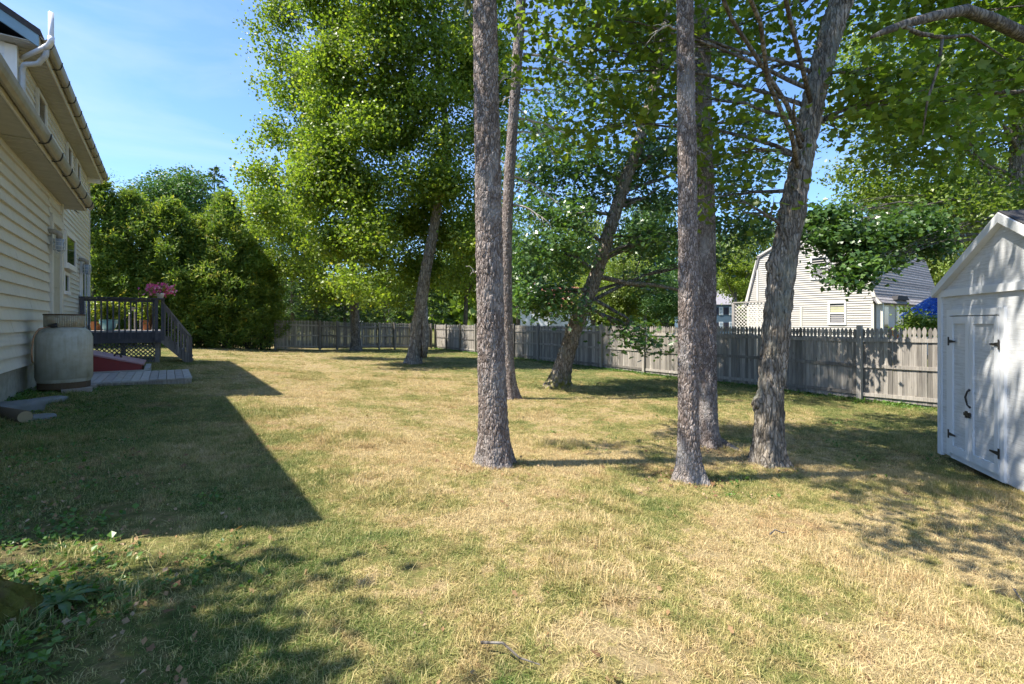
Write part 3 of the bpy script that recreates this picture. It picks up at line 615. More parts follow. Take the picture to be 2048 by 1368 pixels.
# ------------------------------------------------------------------ shed
s = Nd('shed_panel'); p = s.geo(); g = s.noise(s.mapped(p, (4, 4, 70)), 1, 4, .65); sp = s.noise(p, 5, 4)
c = s.mix(s.mr(g, .45, .75, 0., .6), (.62, .635, .645), (.33, .33, .32)); c = s.mix(s.mr(sp, .5, .75, 0., .4), c, (.42, .42, .37))
M['shed_panel'] = s.fin(c, .75, s.bump(g, .5, .006), 0, .2)
S0 = FWD * 6.46 + RGT * 5.76; su = -(FWD * .947 + RGT * .322); sn = FWD * .322 - RGT * .947; up = Vector((0, 0, 1))
shed = thing('shed', (S0.x, S0.y, gz(S0.x, S0.y)), 'white wooden garden shed with double doors and black hinges', 'shed')
SB, SE = -1.74, .42           # bottom and eave heights
def sp_(a, o, z): return Vector((S0.x, S0.y, 0)) + su * a + sn * o + up * z
def sbox(name, a0, a1, o0, o1, z0, z1, mat='shed_white', parent=None):
    return MB().hexa([sp_(a0, o0, z0), sp_(a1, o0, z0), sp_(a1, o1, z0), sp_(a0, o1, z0), sp_(a0, o0, z1), sp_(a1, o0, z1), sp_(a1, o1, z1), sp_(a0, o1, z1)]).build(name, M[mat], parent or shed)
SW = 2.72; PK = 1.10
core = MB(); core.hexa([sp_(.02, -3, SB), sp_(SW - .02, -3, SB), sp_(SW - .02, -.02, SB), sp_(.02, -.02, SB), sp_(.02, -3, SE), sp_(SW - .02, -3, SE), sp_(SW - .02, -.02, SE), sp_(.02, -.02, SE)]); core.build('wall', M['shed_panel'], shed)
sbox('wall_panel', .07, .27, -.02, .0, SB + .01, .335, 'shed_panel'); sbox('wall_panel', 1.36, 1.74, -.02, .0, SB + .01, .335, 'shed_panel'); sbox('wall_panel', 1.75, 2.64, -.02, 0, SB + .01, .335, 'shed_panel'); sbox('wall_panel', .271, 1.359, -.02, -.001, .12, .335, 'shed_panel')
sbox('skirt_board', .27, 1.36, -.02, .004, SB, SB + .10)
sbox('corner_board', 0, .075, -.03, .022, SB - .02, .36); sbox('corner_board', -.018, -.0, -.1, .02, SB - .02, .36); sbox('corner_board', SW - .075, SW, -.03, .022, SB, .36)
MB().prism([sp_(.0, -.02, .36), sp_(SW, -.02, .36), sp_(SW / 2, -.02, PK + .06)], sn * .021).build('gable_panel', M['shed_panel'], shed)
sbox('frieze_board', .0, SW, .0012, .028, .335, .425)
for (a, b) in (((-.06, .43), (SW / 2, PK + .09)), ((SW + .06, .43), (SW / 2, PK + .09))):
    d_ = .105
    MB().prism([sp_(a[0], .0, a[1]), sp_(b[0], .0, b[1]), sp_(b[0], .0, b[1] - d_), sp_(a[0], .0, a[1] - d_ * .9)], sn * .075).build('rake_board', M['shed_white'], shed)
    MB().hexa([sp_(a[0], -3.1, a[1] + .003), sp_(a[0], .06, a[1] + .003), sp_(b[0], .06, b[1] + .003), sp_(b[0], -3.1, b[1] + .003), sp_(a[0], -3.1, a[1] + .02), sp_(a[0], .06, a[1] + .02), sp_(b[0], .06, b[1] + .02), sp_(b[0], -3.1, b[1] + .02)]).build('roof', M['roof_dark'], shed)
# door frame and two leaves
DZ0, DZ1 = -1.665, .075
sbox('door_frame', .235, .305, .0008, .03, DZ0 - .03, DZ1 + .09); sbox('door_frame', 1.31, 1.385, .0008, .03, DZ0 - .06, DZ1 + .09); sbox('door_frame', .305, 1.31, .001, .032, DZ1 + .012, DZ1 + .09)
for (a, b, hx, sg) in ((.312, .745, .30, 1), (.753, 1.303, 1.315, -1)):
    lf = sbox('door_leaf', a, b, .002, .018, DZ0, DZ1, 'shed_panel')
    sbox('stile', a, a + .075, .0185, .036, DZ0, DZ1, 'shed_white', lf); sbox('stile', b - .075, b, .0185, .036, DZ0, DZ1, 'shed_white', lf)
    sbox('cross_rail', a + .076, b - .076, .0187, .035, DZ1 - .09, DZ1, 'shed_white', lf); sbox('cross_rail', a + .076, b - .076, .0187, .035, DZ0, DZ0 + .10, 'shed_white', lf)
    for z in (-.24, -1.43):
        h = MB(); o_ = .0375
        h.hexa([sp_(hx - .012, o_, z - .055), sp_(hx + .012, o_, z - .055), sp_(hx + .012, o_ + .006, z - .055), sp_(hx - .012, o_ + .006, z - .055), sp_(hx - .012, o_, z + .055), sp_(hx + .012, o_, z + .055), sp_(hx + .012, o_ + .006, z + .055), sp_(hx - .012, o_ + .006, z + .055)])
        e0, e1 = hx + .012 * sg, hx + .16 * sg
        h.hexa([sp_(e0, o_, z - .022), sp_(e1, o_, z - .008), sp_(e1, o_ + .006, z - .008), sp_(e0, o_ + .006, z - .022), sp_(e0, o_, z + .022), sp_(e1, o_, z + .008), sp_(e1, o_ + .006, z + .008), sp_(e0, o_ + .006, z + .022)])
        h.build('hinge', M['black_iron'], lf)
MB().tube([sp_(.775, .037, -.80), sp_(.765, .06, -.83), sp_(.735, .065, -.9), sp_(.765, .06, -.99), sp_(.785, .037, -1.02)], [.014, .009, .011, .009, .014], 8).build('handle', M['black_iron'], shed, True)
q = MB(); 
for (a, b, z0, z1) in ((.67, .80, -1.125, -1.09), (.70, .73, -1.15, -1.07), (.76, .79, -1.145, -1.08)):
    q.hexa([sp_(a, .0375, z0), sp_(b, .0375, z0), sp_(b, .055, z0), sp_(a, .055, z0), sp_(a, .0375, z1), sp_(b, .0375, z1), sp_(b, .055, z1), sp_(a, .055, z1)])
q.build('latch', M['black_iron'], shed)

# ------------------------------------------------------------------ neighbouring gambrel house
NX, NC = 29.0, 12.28
nh = thing('gambrel_house', (NX, NC, -2), 'tan sided gambrel house with grey shingled roof behind the fence', 'house')
def half(z): return 3.22 if z < 1.2 else (3.3 - (z - 1.2) / 2.8 * .78 if z < 4.0 else max(0, 2.52 * (5.3 - z) / 1.3))
MB().prism([(NX + .02, NC + y, z) for y, z in ((-3.2, -2), (3.2, -2), (3.2, 1.2), (2.5, 4.), (0, 5.27), (-2.5, 4.), (-3.2, 1.2))], (10.8, 0, 0)).build('wall', M['siding_tan'], nh)
nwall = MB().box((NX + .0, NC - 3.2, -2.1), (NX + .02, NC + 3.2, -1.5)).build('base_board', M['trim_cream'], nh)
siding(nh, 'siding_board', M['siding_tan'], 0, 1, -1.5, 5.2, .125, lambda u, o, z: (NX - o + .02, u, z), .04, None, lambda z: (NC - half(z), NC + half(z)))
for sg in (-1, 1):
    prof = [(3.62, .95), (3.36, 1.3), (2.62, 4.02), (0, 5.36)]
    for (a, b) in zip(prof[:-1], prof[1:]):
        MB().prism([(NX - .10, NC + sg * a[0], a[1]), (NX - .10, NC + sg * b[0], b[1]), (NX - .10, NC + sg * b[0], b[1] - .16), (NX - .10, NC + sg * (a[0] - .16), a[1] - .02)], (.1, 0, 0)).build('rake_board', M['trim_cream'], nh)
    MB().box((NX - .03, NC + sg * 3.2 - .06, -2), (NX + .0, NC + sg * 3.2 + .06, .95)).build('corner_board', M['trim_cream'], nh)
s = Nd('shingle'); p = s.geo()
bt = s.n('TexBrick', Vector=s.mapped(p, (1, .001, .001)), Color1=(.30, .285, .285), Color2=(.20, .19, .20), Mortar=(.10, .10, .10), Scale=3.2); bt.inputs['Mortar Size'].default_value = .02
col = s.mix(s.mr(s.noise(p, 3, 4), .3, .7, 0., .4), s.ramp(s.noise(p, 9, 3), [(.35, (.20, .185, .185)), (.65, (.34, .32, .32))]), bt.outputs[0])
M['shingle'] = s.fin(s.mix(1., col, s.mr(s.rnd(), 0., 1., .8, 1.2), 'MULTIPLY'), .95, None, 0, .1)
def shingles(parent, y0, z0, y1, z1, x0, x1, e=.16):
    L = math.hypot(y1 - y0, z1 - z0); n = int(L / e); dy, dz = (y1 - y0) / L, (z1 - z0) / L; ny, nz = -dz, dy
    if nz < 0: ny, nz = -ny, -nz
    for i in range(n):
        a, b = L * i / n, L * (i + 1) / n + .02; t = .03
        pt = lambda s_, o: (y0 + dy * s_ + ny * o, z0 + dz * s_ + nz * o)
        A, B, C_, D = pt(a, 0), pt(a, t), pt(b, .008), pt(b, -.005)
        MB().prism([(x0, *A), (x0, *B), (x0, *C_), (x0, *D)], (x1 - x0, 0, 0)).build('shingle_course', M['shingle'], parent)
for sg in (-1, 1):
    rf = MB().prism([(NX - .08, NC + sg * a, z) for a, z in ((3.60, .96), (3.34, 1.3), (2.6, 4.0), (0, 5.33), (0, 5.2), (2.5, 3.9), (3.2, 1.2), (3.4, .95))], (11.0, 0, 0)).build('roof', M['roof_grey'], nh)
    if sg < 0:
        shingles(rf, NC - 3.62, .98, NC - 3.36, 1.32, NX - .09, NX + 11, .16); shingles(rf, NC - 3.36, 1.32, NC - 2.62, 4.02, NX - .09, NX + 11); shingles(rf, NC - 2.62, 4.02, NC, 5.36, NX - .09, NX + 11)
MB().prism([(NX + 2.0, NC - 3.66, 1.2), (NX + 2.3, NC - 3.62, 1.42), (NX + 3.7, NC - 3.62, 1.42), (NX + 4.0, NC - 3.66, 1.2)], (0, .3, .0)).build('roof_vent', M['roof_dark'], nh)
def nwin(y0, y1, z0, z1, blind=True):
    w = MB(); c_ = .09; x = NX + .0
    w.box((x - .05, y0 - c_, z0 - c_), (x, y0, z1 + c_)); w.box((x - .05, y1, z0 - c_), (x, y1 + c_, z1 + c_)); w.box((x - .048, y0, z1), (x, y1, z1 + c_)); w.box((x - .06, y0, z0 - c_), (x, y1, z0))
    w.box((x - .045, y0, (z0 + z1) / 2 - .03), (x - .012, y1, (z0 + z1) / 2 + .03))
    o = w.build('window', M['trim_white'], nh)
    MB().box((x - .011, y0, z0), (x - .002, y1, z1)).build('pane', M['glass'], o)
    if blind: MB().box((x - .0145, y0 + .02, (z0 + z1) / 2 + .03), (x - .0115, y1 - .02, z1 - .18)).build('blind', M['blind'], o)
    MB().box((x - .0145, y0 + .05, z0 + .02), (x - .0115, y1 - .05, (z0 + z1) / 2 - .06)).build('curtain', M['curtain'], o)
nwin(10.32, 11.0, -.03, 1.02); nwin(11.15, 11.88, 2.45, 3.55, False)
MB().box((NX - .04, 12.4, -1.5), (NX - .0, 12.5, .9)).build('downspout', M['trim_cream'], nh); MB().box((NX - .04, 14.85, -1.5), (NX - .0, 14.95, 3.2)).build('downspout', M['trim_cream'], nh)
# porch side: recessed wall with window and door under the eave
yp = NC - 3.22
pw = MB().box((NX + .3, yp - .03, -2), (NX + 10, yp - .001, 1.05)).build('porch_wall', M['siding_tan'], nh)
for k in range(20): MB().box((NX + .32, yp - .045, -1.5 + k * .125), (NX + 9.9, yp - .031, -1.5 + k * .125 + .11)).build('siding_board', M['siding_tan'], pw)
for (x0, x1, z0, z1) in ((NX + 1.25, NX + 1.85, -.5, .82), (NX + 3.2, NX + 4.3, -1.2, .85)):
    o = MB().box((x0 - .1, yp - .09, z0 - .1), (x1 + .1, yp - .046, z1 + .1)).build('window', M['trim_cream'], nh); MB().box((x0, yp - .1, z0), (x1, yp - .091, z1)).build('pane', M['glass'], o)
for x in (NX + .1, NX + 5.2): MB().box((x, yp - .38, -2), (x + .1, yp - .28, .98)).build('porch_post', M['trim_cream'], nh)
MB().box((NX + .2, yp - .36, -.35), (NX + 5.2, yp - .31, -.28)).build('porch_rail', M['stair_wood'], nh)
# bunting on the porch rail
bn = thing('bunting', (NX + 1.0, yp - .4, -.3), 'red, white and blue fan bunting hanging on the porch rail', 'bunting')
bc = Vector((NX + 2.0, yp - .40, -.25))
for k, (r0, r1, m_) in enumerate(((.0, .28, 'cloth_navy'), (.28, .52, 'cloth_white'), (.52, .80, 'cloth_red'))):
    for half_ in range(1):
        q = MB(); N_ = 28; pts = []
        for j in range(N_ + 1):
            a = math.pi * (1 + j / N_); y_ = .02 * (1 if j % 2 else -1)
            pts.append((bc + Vector((r0 * 1.15 * math.cos(a), y_, r0 * .7 * math.sin(a))), bc + Vector((r1 * 1.15 * math.cos(a), y_ - .015, r1 * .7 * math.sin(a)))))
        for j in range(N_):
            a, b = pts[j]; c_, d_ = pts[j + 1]; th = Vector((0, .006, 0))
            q.hexa([a, b, b + th, a + th, c_, d_, d_ + th, c_ + th])
        q.build('cloth_band', M[m_], bn)
# patio umbrella behind the shed
uc = W(1884, 640, 19.5); uz = .35
umb = thing('patio_umbrella', (uc.x, uc.y, -2), 'blue patterned patio umbrella standing behind the shed', 'umbrella')
MB().tube([(uc.x, uc.y, -2), (uc.x, uc.y, 1.32)], .022, 10).build('pole', M['pipe_grey'], umb)
for k in range(8):
    a0, a1 = k * math.pi / 4, (k + 1) * math.pi / 4; R_ = 1.35; rows = []
    for i in range(6):
        t = i / 5; z = 1.28 - .95 * t ** 1.15
        rows.append([Vector((uc.x + R_ * t * math.cos(a), uc.y + R_ * t * math.sin(a), z - .05 * t * math.sin(math.pi * (a - a0) / (a1 - a0)))) for a in np.linspace(a0, a1, 5)])
    rows.append([v + Vector((0, 0, -.13)) for v in rows[-1]])
    link('canopy_panel', grid_mesh('canopy_panel', np.array(rows)), M['umbrella'], umb).matrix_parent_inverse = wm(umb).inverted()
    MB().tube([rows[0][0], rows[5][0]], .01, 5).build('rib', M['pipe_grey'], umb)
# lattice screen beside the gambrel house
la, lb = W(1467, 640, 24.5), W(1545, 640, 23.0); lz0, lz1 = -2.0, .98
ls = thing('lattice_screen', (la.x, la.y, -2), 'pale diagonal lattice screen between the fence and the gambrel house', 'screen')
lu = Vector((lb.x - la.x, lb.y - la.y, 0)); LL = lu.length; lu /= LL; ln = lu.cross(up)
for t in (0, LL): c_ = la + lu * t; MB().obox((c_.x, c_.y, (lz0 + lz1) / 2), lu, ln, up, .13, .1, lz1 - lz0).build('post', M['deck_light'], ls)
MB().bar((la.x, la.y, lz1 + .03), (lb.x, lb.y, lz1 + .03), .13, .06).build('top_rail', M['deck_light'], ls)
for sg in (1, -1):
    hh = 1.6
    for k in range(-12, 18):
        x0 = k * .17
        t0, t1 = max(0, -x0 / hh), min(1, (LL - x0) / hh)
        if t1 - t0 < .05: continue
        A = (x0 + hh * t0, lz1 - hh + hh * t0 if sg > 0 else lz1 - hh * t0); B = (x0 + hh * t1, lz1 - hh + hh * t1 if sg > 0 else lz1 - hh * t1)
        pa = la + lu * A[0] - ln * (.012 * sg); pb = la + lu * B[0] - ln * (.012 * sg)
        MB().bar((pa.x, pa.y, A[1]), (pb.x, pb.y, B[1]), .03, .01, ln).build('slat', M['lattice_white'], ls)
# far houses
def far_house(label, px0, px1, d, ridge_y, eave_y, wall, roof, depth_m=7., yaw=0., name='far_house', wins=(), gable_left=False):
    a, b = W(px0, HY, d), W(px1, HY, d); c_ = (a + b) / 2; w = (b - a).length; ze, zr = (HY - eave_y) / F * d, (HY - ridge_y) / F * d
    o = thing(name, (c_.x, c_.y, -2), label, 'house'); u, v = RGT, FWD
    f_ = lambda x, y, z: Vector((c_.x, c_.y, 0)) + u * x + v * y + up * z
    MB().hexa([f_(-w / 2, 0, -3), f_(w / 2, 0, -3), f_(w / 2, depth_m, -3), f_(-w / 2, depth_m, -3), f_(-w / 2, 0, ze), f_(w / 2, 0, ze), f_(w / 2, depth_m, ze), f_(-w / 2, depth_m, ze)]).build('wall', M[wall], o)
    e = .35
    MB().prism([f_(-w / 2 - e, -e, ze - .1), f_(-w / 2 - e, depth_m / 2, zr), f_(-w / 2 - e, depth_m + e, ze - .1)], u * (w + 2 * e)).build('roof', M[roof], o)
    for (x0, x1, y0, y1, sh) in wins:
        A = lambda px: (px - (px0 + px1) / 2) / F * d; Z = lambda py: (HY - py) / F * d
        q = MB(); q.hexa([f_(A(x0) - .1, -.06, Z(y1) - .1), f_(A(x1) + .1, -.06, Z(y1) - .1), f_(A(x1) + .1, -.001, Z(y1) - .1), f_(A(x0) - .1, -.001, Z(y1) - .1), f_(A(x0) - .1, -.06, Z(y0) + .1), f_(A(x1) + .1, -.06, Z(y0) + .1), f_(A(x1) + .1, -.001, Z(y0) + .1), f_(A(x0) - .1, -.001, Z(y0) + .1)])
        wn = q.build('window', M['trim_white'], o)
        zm = (Z(y0) + Z(y1)) / 2
        for (za, zb) in ((Z(y1), zm - .05), (zm + .05, Z(y0))):
            MB().hexa([f_(A(x0), -.08, za), f_(A(x1), -.08, za), f_(A(x1), -.061, za), f_(A(x0), -.061, za), f_(A(x0), -.08, zb), f_(A(x1), -.08, zb), f_(A(x1), -.061, zb), f_(A(x0), -.061, zb)]).build('pane', M['glass_pale'], wn)
        if sh:
            for xa, xb in ((A(x0) - .75, A(x0) - .12), (A(x1) + .12, A(x1) + .75)):
                MB().hexa([f_(xa, -.05, Z(y1)), f_(xb, -.05, Z(y1)), f_(xb, -.002, Z(y1)), f_(xa, -.002, Z(y1)), f_(xa, -.05, Z(y0)), f_(xb, -.05, Z(y0)), f_(xb, -.002, Z(y0)), f_(xa, -.002, Z(y0))]).build('shutter', M['shutter'], o)
    return o, f_, w, ze, zr
far_house('dark blue two storey house with grey roof beyond the lattice screen', 1380, 1472, 85, 578, 608, 'siding_blue', 'roof_grey', 8, name='blue_house', wins=((1439, 1445, 615, 629, 1), (1459, 1466, 615, 629, 1), (1439, 1445, 645, 657, 1), (1459, 1466, 645, 657, 1)))
rh, f_, w, ze, zr = far_house('pale house with a red shingled roof seen behind the leaning oak', 1078, 1190, 42, 568, 612, 'siding_pale', 'roof_red', 6, name='red_roofed_house')
MB().prism([f_(-w / 2 - 1.6, -.6, -3), f_(-w / 2 + .9, -.6, -3), f_(-w / 2 + .9, -.6, 1.3), f_(-w / 2 - .35, -.6, 3.3), f_(-w / 2 - 1.6, -.6, 1.3)], FWD * 3).build('gable_wing', M['siding_pale'], rh)
for (a, b) in (((-1.75, 1.15), (-.35, 3.42)), ((1.05, 1.15), (-.35, 3.42))):
    MB().prism([f_(-w / 2 + a[0], -.75, a[1]), f_(-w / 2 + b[0], -.75, b[1]), f_(-w / 2 + b[0], -.75, b[1] - .2), f_(-w / 2 + a[0] * .93, -.75, a[1] - .05)], FWD * .2).build('rake_board', M['trim_white'], rh)
    MB().prism([f_(-w / 2 + a[0], -.7, a[1] + .02), f_(-w / 2 + b[0], -.7, b[1] + .02), f_(-w / 2 + b[0], -.7, b[1] + .14), f_(-w / 2 + a[0], -.7, a[1] + .14)], FWD * 3.2).build('roof', M['roof_red'], rh)

# ------------------------------------------------------------------ vegetation helpers
T_RHOMB = np.array([[(0, 0, 0), (.42, .45, .10), (0, 1, 0)], [(0, 0, 0), (0, 1, 0), (-.42, .45, .10)]], float)
def fan(half, cy=.38, fold=.10):
    o = half + [(-x, y) for x, y in half[1:-1][::-1]]
    return np.array([[(0, cy, 0), (o[i][0], o[i][1], fold * abs(o[i][0])), (o[(i + 1) % len(o)][0], o[(i + 1) % len(o)][1], fold * abs(o[(i + 1) % len(o)][0]))] for i in range(len(o))], float)
T_MAPLE = fan([(0, 0), (.34, -.06), (.31, .13), (.60, .40), (.30, .52), (.20, .74), (0, 1)])
T_OAK = fan([(0, 0), (.28, .26), (.12, .38), (.38, .62), (.14, .72), (0, 1)], .45)
T_SPRAY = np.array([[(-.10, 0, 0), (.10, 0, 0), (.16, .6, .06)], [(-.10, 0, 0), (.16, .6, .06), (0, 1, .12)], [(-.10, 0, 0), (0, 1, .12), (-.16, .55, .06)]], float)
T_NEEDLE = np.array([[(-.09, 0, 0), (.09, 0, 0), (0, 1, -.05)]], float)
def frames(nrm, rng_, tang=None):
    nrm = nrm / np.linalg.norm(nrm, axis=1, keepdims=True)
    t = rng_.normal(size=nrm.shape) if tang is None else tang + .35 * rng_.normal(size=nrm.shape)
    t = t - nrm * (t * nrm).sum(1, keepdims=True); t /= np.linalg.norm(t, axis=1, keepdims=True) + 1e-9
    return np.cross(t, nrm), t, nrm
def leaf_mesh(name, pos, size, tmpl, nrm, rng_, tang=None, tint=None):
    X, Y, Z = frames(nrm, rng_, tang); n = len(pos); k = len(tmpl); T = tmpl.reshape(-1, 3)
    v = pos[:, None, :] + size[:, None, None] * (T[None, :, 0:1] * X[:, None, :] + T[None, :, 1:2] * Y[:, None, :] + T[None, :, 2:3] * Z[:, None, :])
    tint = rng_.random(n) if tint is None else tint
    return np_mesh(name, v.reshape(-1, 3), 3, np.repeat(tint, k))
def clump_points(clumps, n, rng_, per=26, twig=.30, flat=.6, shell=.35):
    """clumps: rows of cx cy cz rx ry rz weight"""
    C = np.array(clumps, float); wt = C[:, 6] * (C[:, 3] * C[:, 4] * C[:, 5]) ** .62; wt /= wt.sum()
    m = max(1, n // per); ci = rng_.choice(len(C), m, p=wt)
    d = rng_.normal(size=(m, 3)); d /= np.linalg.norm(d, axis=1, keepdims=True)
    r = (shell + (1 - shell) * np.sqrt(rng_.random(m)))[:, None]
    tw = C[ci, :3] + d * r * C[ci, 3:6]
    ti = np.repeat(np.arange(m), per)
    g = rng_.normal(size=(len(ti), 3)) * np.array([twig, twig, twig * flat])
    out = d[ti] * (r[ti])
    tint = np.clip(rng_.normal(.5, .16, m)[ti] + rng_.normal(0, .16, len(ti)), 0, 1)
    return tw[ti] + g, tw, ci, out, tint
def worley(Pn, seed=0):
    ip = np.floor(Pn).astype(np.int64); fp = Pn - ip; b1 = np.full(len(Pn), 9.); b2 = np.full(len(Pn), 9.)
    def h(a, k): 
        x = (a[:, 0] * 73856093) ^ (a[:, 1] * 19349663) ^ (a[:, 2] * 83492791) ^ (k * 2654435761 + seed * 97)
        x = (x ^ (x >> 13)) * 1274126177; x = x ^ (x >> 16); return (x & 0xffff) / 65535.
    for dx in (-1, 0, 1):
        for dy in (-1, 0, 1):
            for dz in (-1, 0, 1):
                c_ = ip + np.array([dx, dy, dz]); q = np.stack([h(c_, 1), h(c_, 2), h(c_, 3)], 1) + np.array([dx, dy, dz]) - fp
                d_ = np.sqrt((q * q).sum(1)); b2 = np.minimum(b2, np.maximum(b1, d_)); b1 = np.minimum(b1, d_)
    return b1, b2
def trunk(parent, path, rads, mat, n=96, fine=.014, fine_to=4.0, disp=.008, freq=(30, 18), flare=.5, nroot=5, seed=0, name='trunk', flare_h=.22, burls=()):
    P_ = np.array([tuple(p) for p in path]); R_ = np.array(rads, float)
    L = np.concatenate([[0], np.cumsum(np.linalg.norm(np.diff(P_, axis=0), axis=1))])
    zc = P_[:, 2]; t_f = np.interp(fine_to, zc, L)
    t = np.concatenate([np.arange(-.12, t_f, fine), np.arange(max(t_f, 0), L[-1] + .01, .25)])
    # smooth path by sampling and averaging
    tt = np.linspace(0, L[-1], 200); S_ = np.stack([np.interp(tt, L, P_[:, k]) for k in range(3)], 1); w_ = 9
    pad = np.pad(S_, ((w_, w_), (0, 0)), 'edge'); 
    pad[:w_] = S_[0] + (S_[1] - S_[0]) * np.arange(-w_, 0)[:, None]; pad[-w_:] = S_[-1] + (S_[-1] - S_[-2]) * np.arange(1, w_ + 1)[:, None]
    S_ = np.stack([np.convolve(pad[:, k], np.ones(2 * w_ + 1) / (2 * w_ + 1), 'valid') for k in range(3)], 1)
    C_ = np.stack([np.interp(t, tt, S_[:, k]) for k in range(3)], 1); C_[t < 0] = C_[t >= 0][0] + np.array([0, 0, 1.]) * t[t < 0][:, None]
    r = np.interp(t, L, R_); rg = np.random.default_rng(seed)
    th = np.linspace(0, 2 * math.pi, n, endpoint=False); ph = rg.uniform(0, 6.28, 4)
    h_ = np.clip(t, 0, None)[:, None]
    rootw = np.maximum(0, np.cos(nroot * th / 2 + ph[0])[None, :] ** 2 * .7 + .4 * np.cos(3 * th + ph[1])[None, :])
    rad = r[:, None] * (1 + .035 * np.cos(2 * th + ph[2])[None, :] + .03 * np.sin(3 * th + ph[3] + t[:, None] * 1.3)) * (1 + flare * np.exp(-h_ / flare_h) * (.45 + rootw))
    for (bz, ba, br, bh) in burls:
        da = np.angle(np.exp(1j * (th - ba)))[None, :]; rad = rad + bh * np.exp(-((C_[:, 2:3] - bz) / br) ** 2 - (da / .45) ** 2)
    Q = np.stack([C_[:, 0:1] + rad * np.cos(th), C_[:, 1:2] + rad * np.sin(th), np.repeat(C_[:, 2:3], n, 1)], -1)
    if disp:
        m = int((t <= t_f).sum()); q = Q[:m].reshape(-1, 3)
        w1, w2 = worley(q * np.array([freq[0], freq[0], freq[1]]), seed); w3, w4 = worley(q * np.array([freq[0], freq[0], freq[1]]) * .45 + 3.3, seed + 5)
        dd = (disp * (np.clip((w2 - w1) * 2.2, 0, 1) - .5) + disp * .8 * (np.clip((w4 - w3) * 1.6, 0, 1) - .5)).reshape(m, n)
        Q[:m, :, 0] += dd * np.cos(th); Q[:m, :, 1] += dd * np.sin(th)
    o = link(name, grid_mesh(name, Q, True), M[mat], parent); o.matrix_parent_inverse = wm(parent).inverted(); return o
def bez(a, b, c_, n=8): return [a * (1 - t) ** 2 + b * 2 * t * (1 - t) + c_ * t * t for t in np.linspace(0, 1, n)]
def limb(parent, a, c_, r, rg, mat, sag=.15, ends=(), name='limb', n=7):
    a, c_ = Vector(a), Vector(c_); L = (c_ - a).length; mid = (a + c_) / 2 + Vector((rg.uniform(-.1, .1) * L, rg.uniform(-.1, .1) * L, sag * L))
    m_ = MB(); pts = bez(a, mid, c_, 9); pts = [p + Vector((rg.uniform(-1, 1), rg.uniform(-1, 1), rg.uniform(-1, 1))) * .012 * L * (0 < i < 8) for i, p in enumerate(pts)]
    m_.tube(pts, [r * (1 - .75 * i / 8) for i in range(9)], n)
    for e in ends:
        e = Vector(e); k = rg.randint(3, 7); s0 = pts[k]; r0 = r * (1 - .75 * k / 8) * .55
        m2 = (s0 + e) / 2 + Vector((rg.uniform(-.1, .1), rg.uniform(-.1, .1), rg.uniform(-.05, .15))) * (e - s0).length
        m_.tube(bez(s0, m2, e, 6), [r0 * (1 - .8 * i / 5) for i in range(6)], 5)
    return m_.build(name, M[mat], parent, True)
def broad_crown(root, path, rads, clumps, n, size, tmpl, mat, bark_, seed, twig=.3, per=26, tilt=.75, limbs=True, shell=.35, nlimb=14, lr=.05, flat=.6, upb=.8):
    rg = np.random.default_rng(seed); pr = random.Random(seed)
    pos, tw, ci, out, tint = clump_points(clumps, n, rg, per, twig, flat, shell)
    nrm = np.array([0, 0, upb]) + .35 * out + tilt * rg.normal(size=pos.shape)
    sz = size * rg.uniform(.65, 1.2, len(pos))
    cr = link('crown', leaf_mesh('crown', pos, sz, tmpl, nrm, rg, None, tint), M[mat], root); cr.matrix_parent_inverse = wm(root).inverted()
    if limbs:
        P_ = [Vector(p) for p in path]
        for j, cl in enumerate(clumps[:nlimb]):
            c_ = Vector(cl[:3]); best = min(((abs((p.z) - (c_.z - .4 * math.hypot(c_.x - p.x, c_.y - p.y))), i) for i, p in enumerate(P_)))[1]
            i = min(best + pr.randint(0, 5), len(P_) - 1); a = P_[i]; 
            mine = tw[ci == j]; ends = [tuple(mine[k]) for k in rg.choice(len(mine), min(7, len(mine)), replace=False)] if len(mine) else []
            limb(root, a, c_, min(lr, rads[i] * .6), pr, bark_, .1, ends)
    return cr, pos, tw
def dense_path(pts, k=6):
    out = []
    for a, b in zip(pts[:-1], pts[1:]):
        for i in range(k): out.append(Vector(a).lerp(Vector(b), i / k))
    return out + [Vector(pts[-1])]

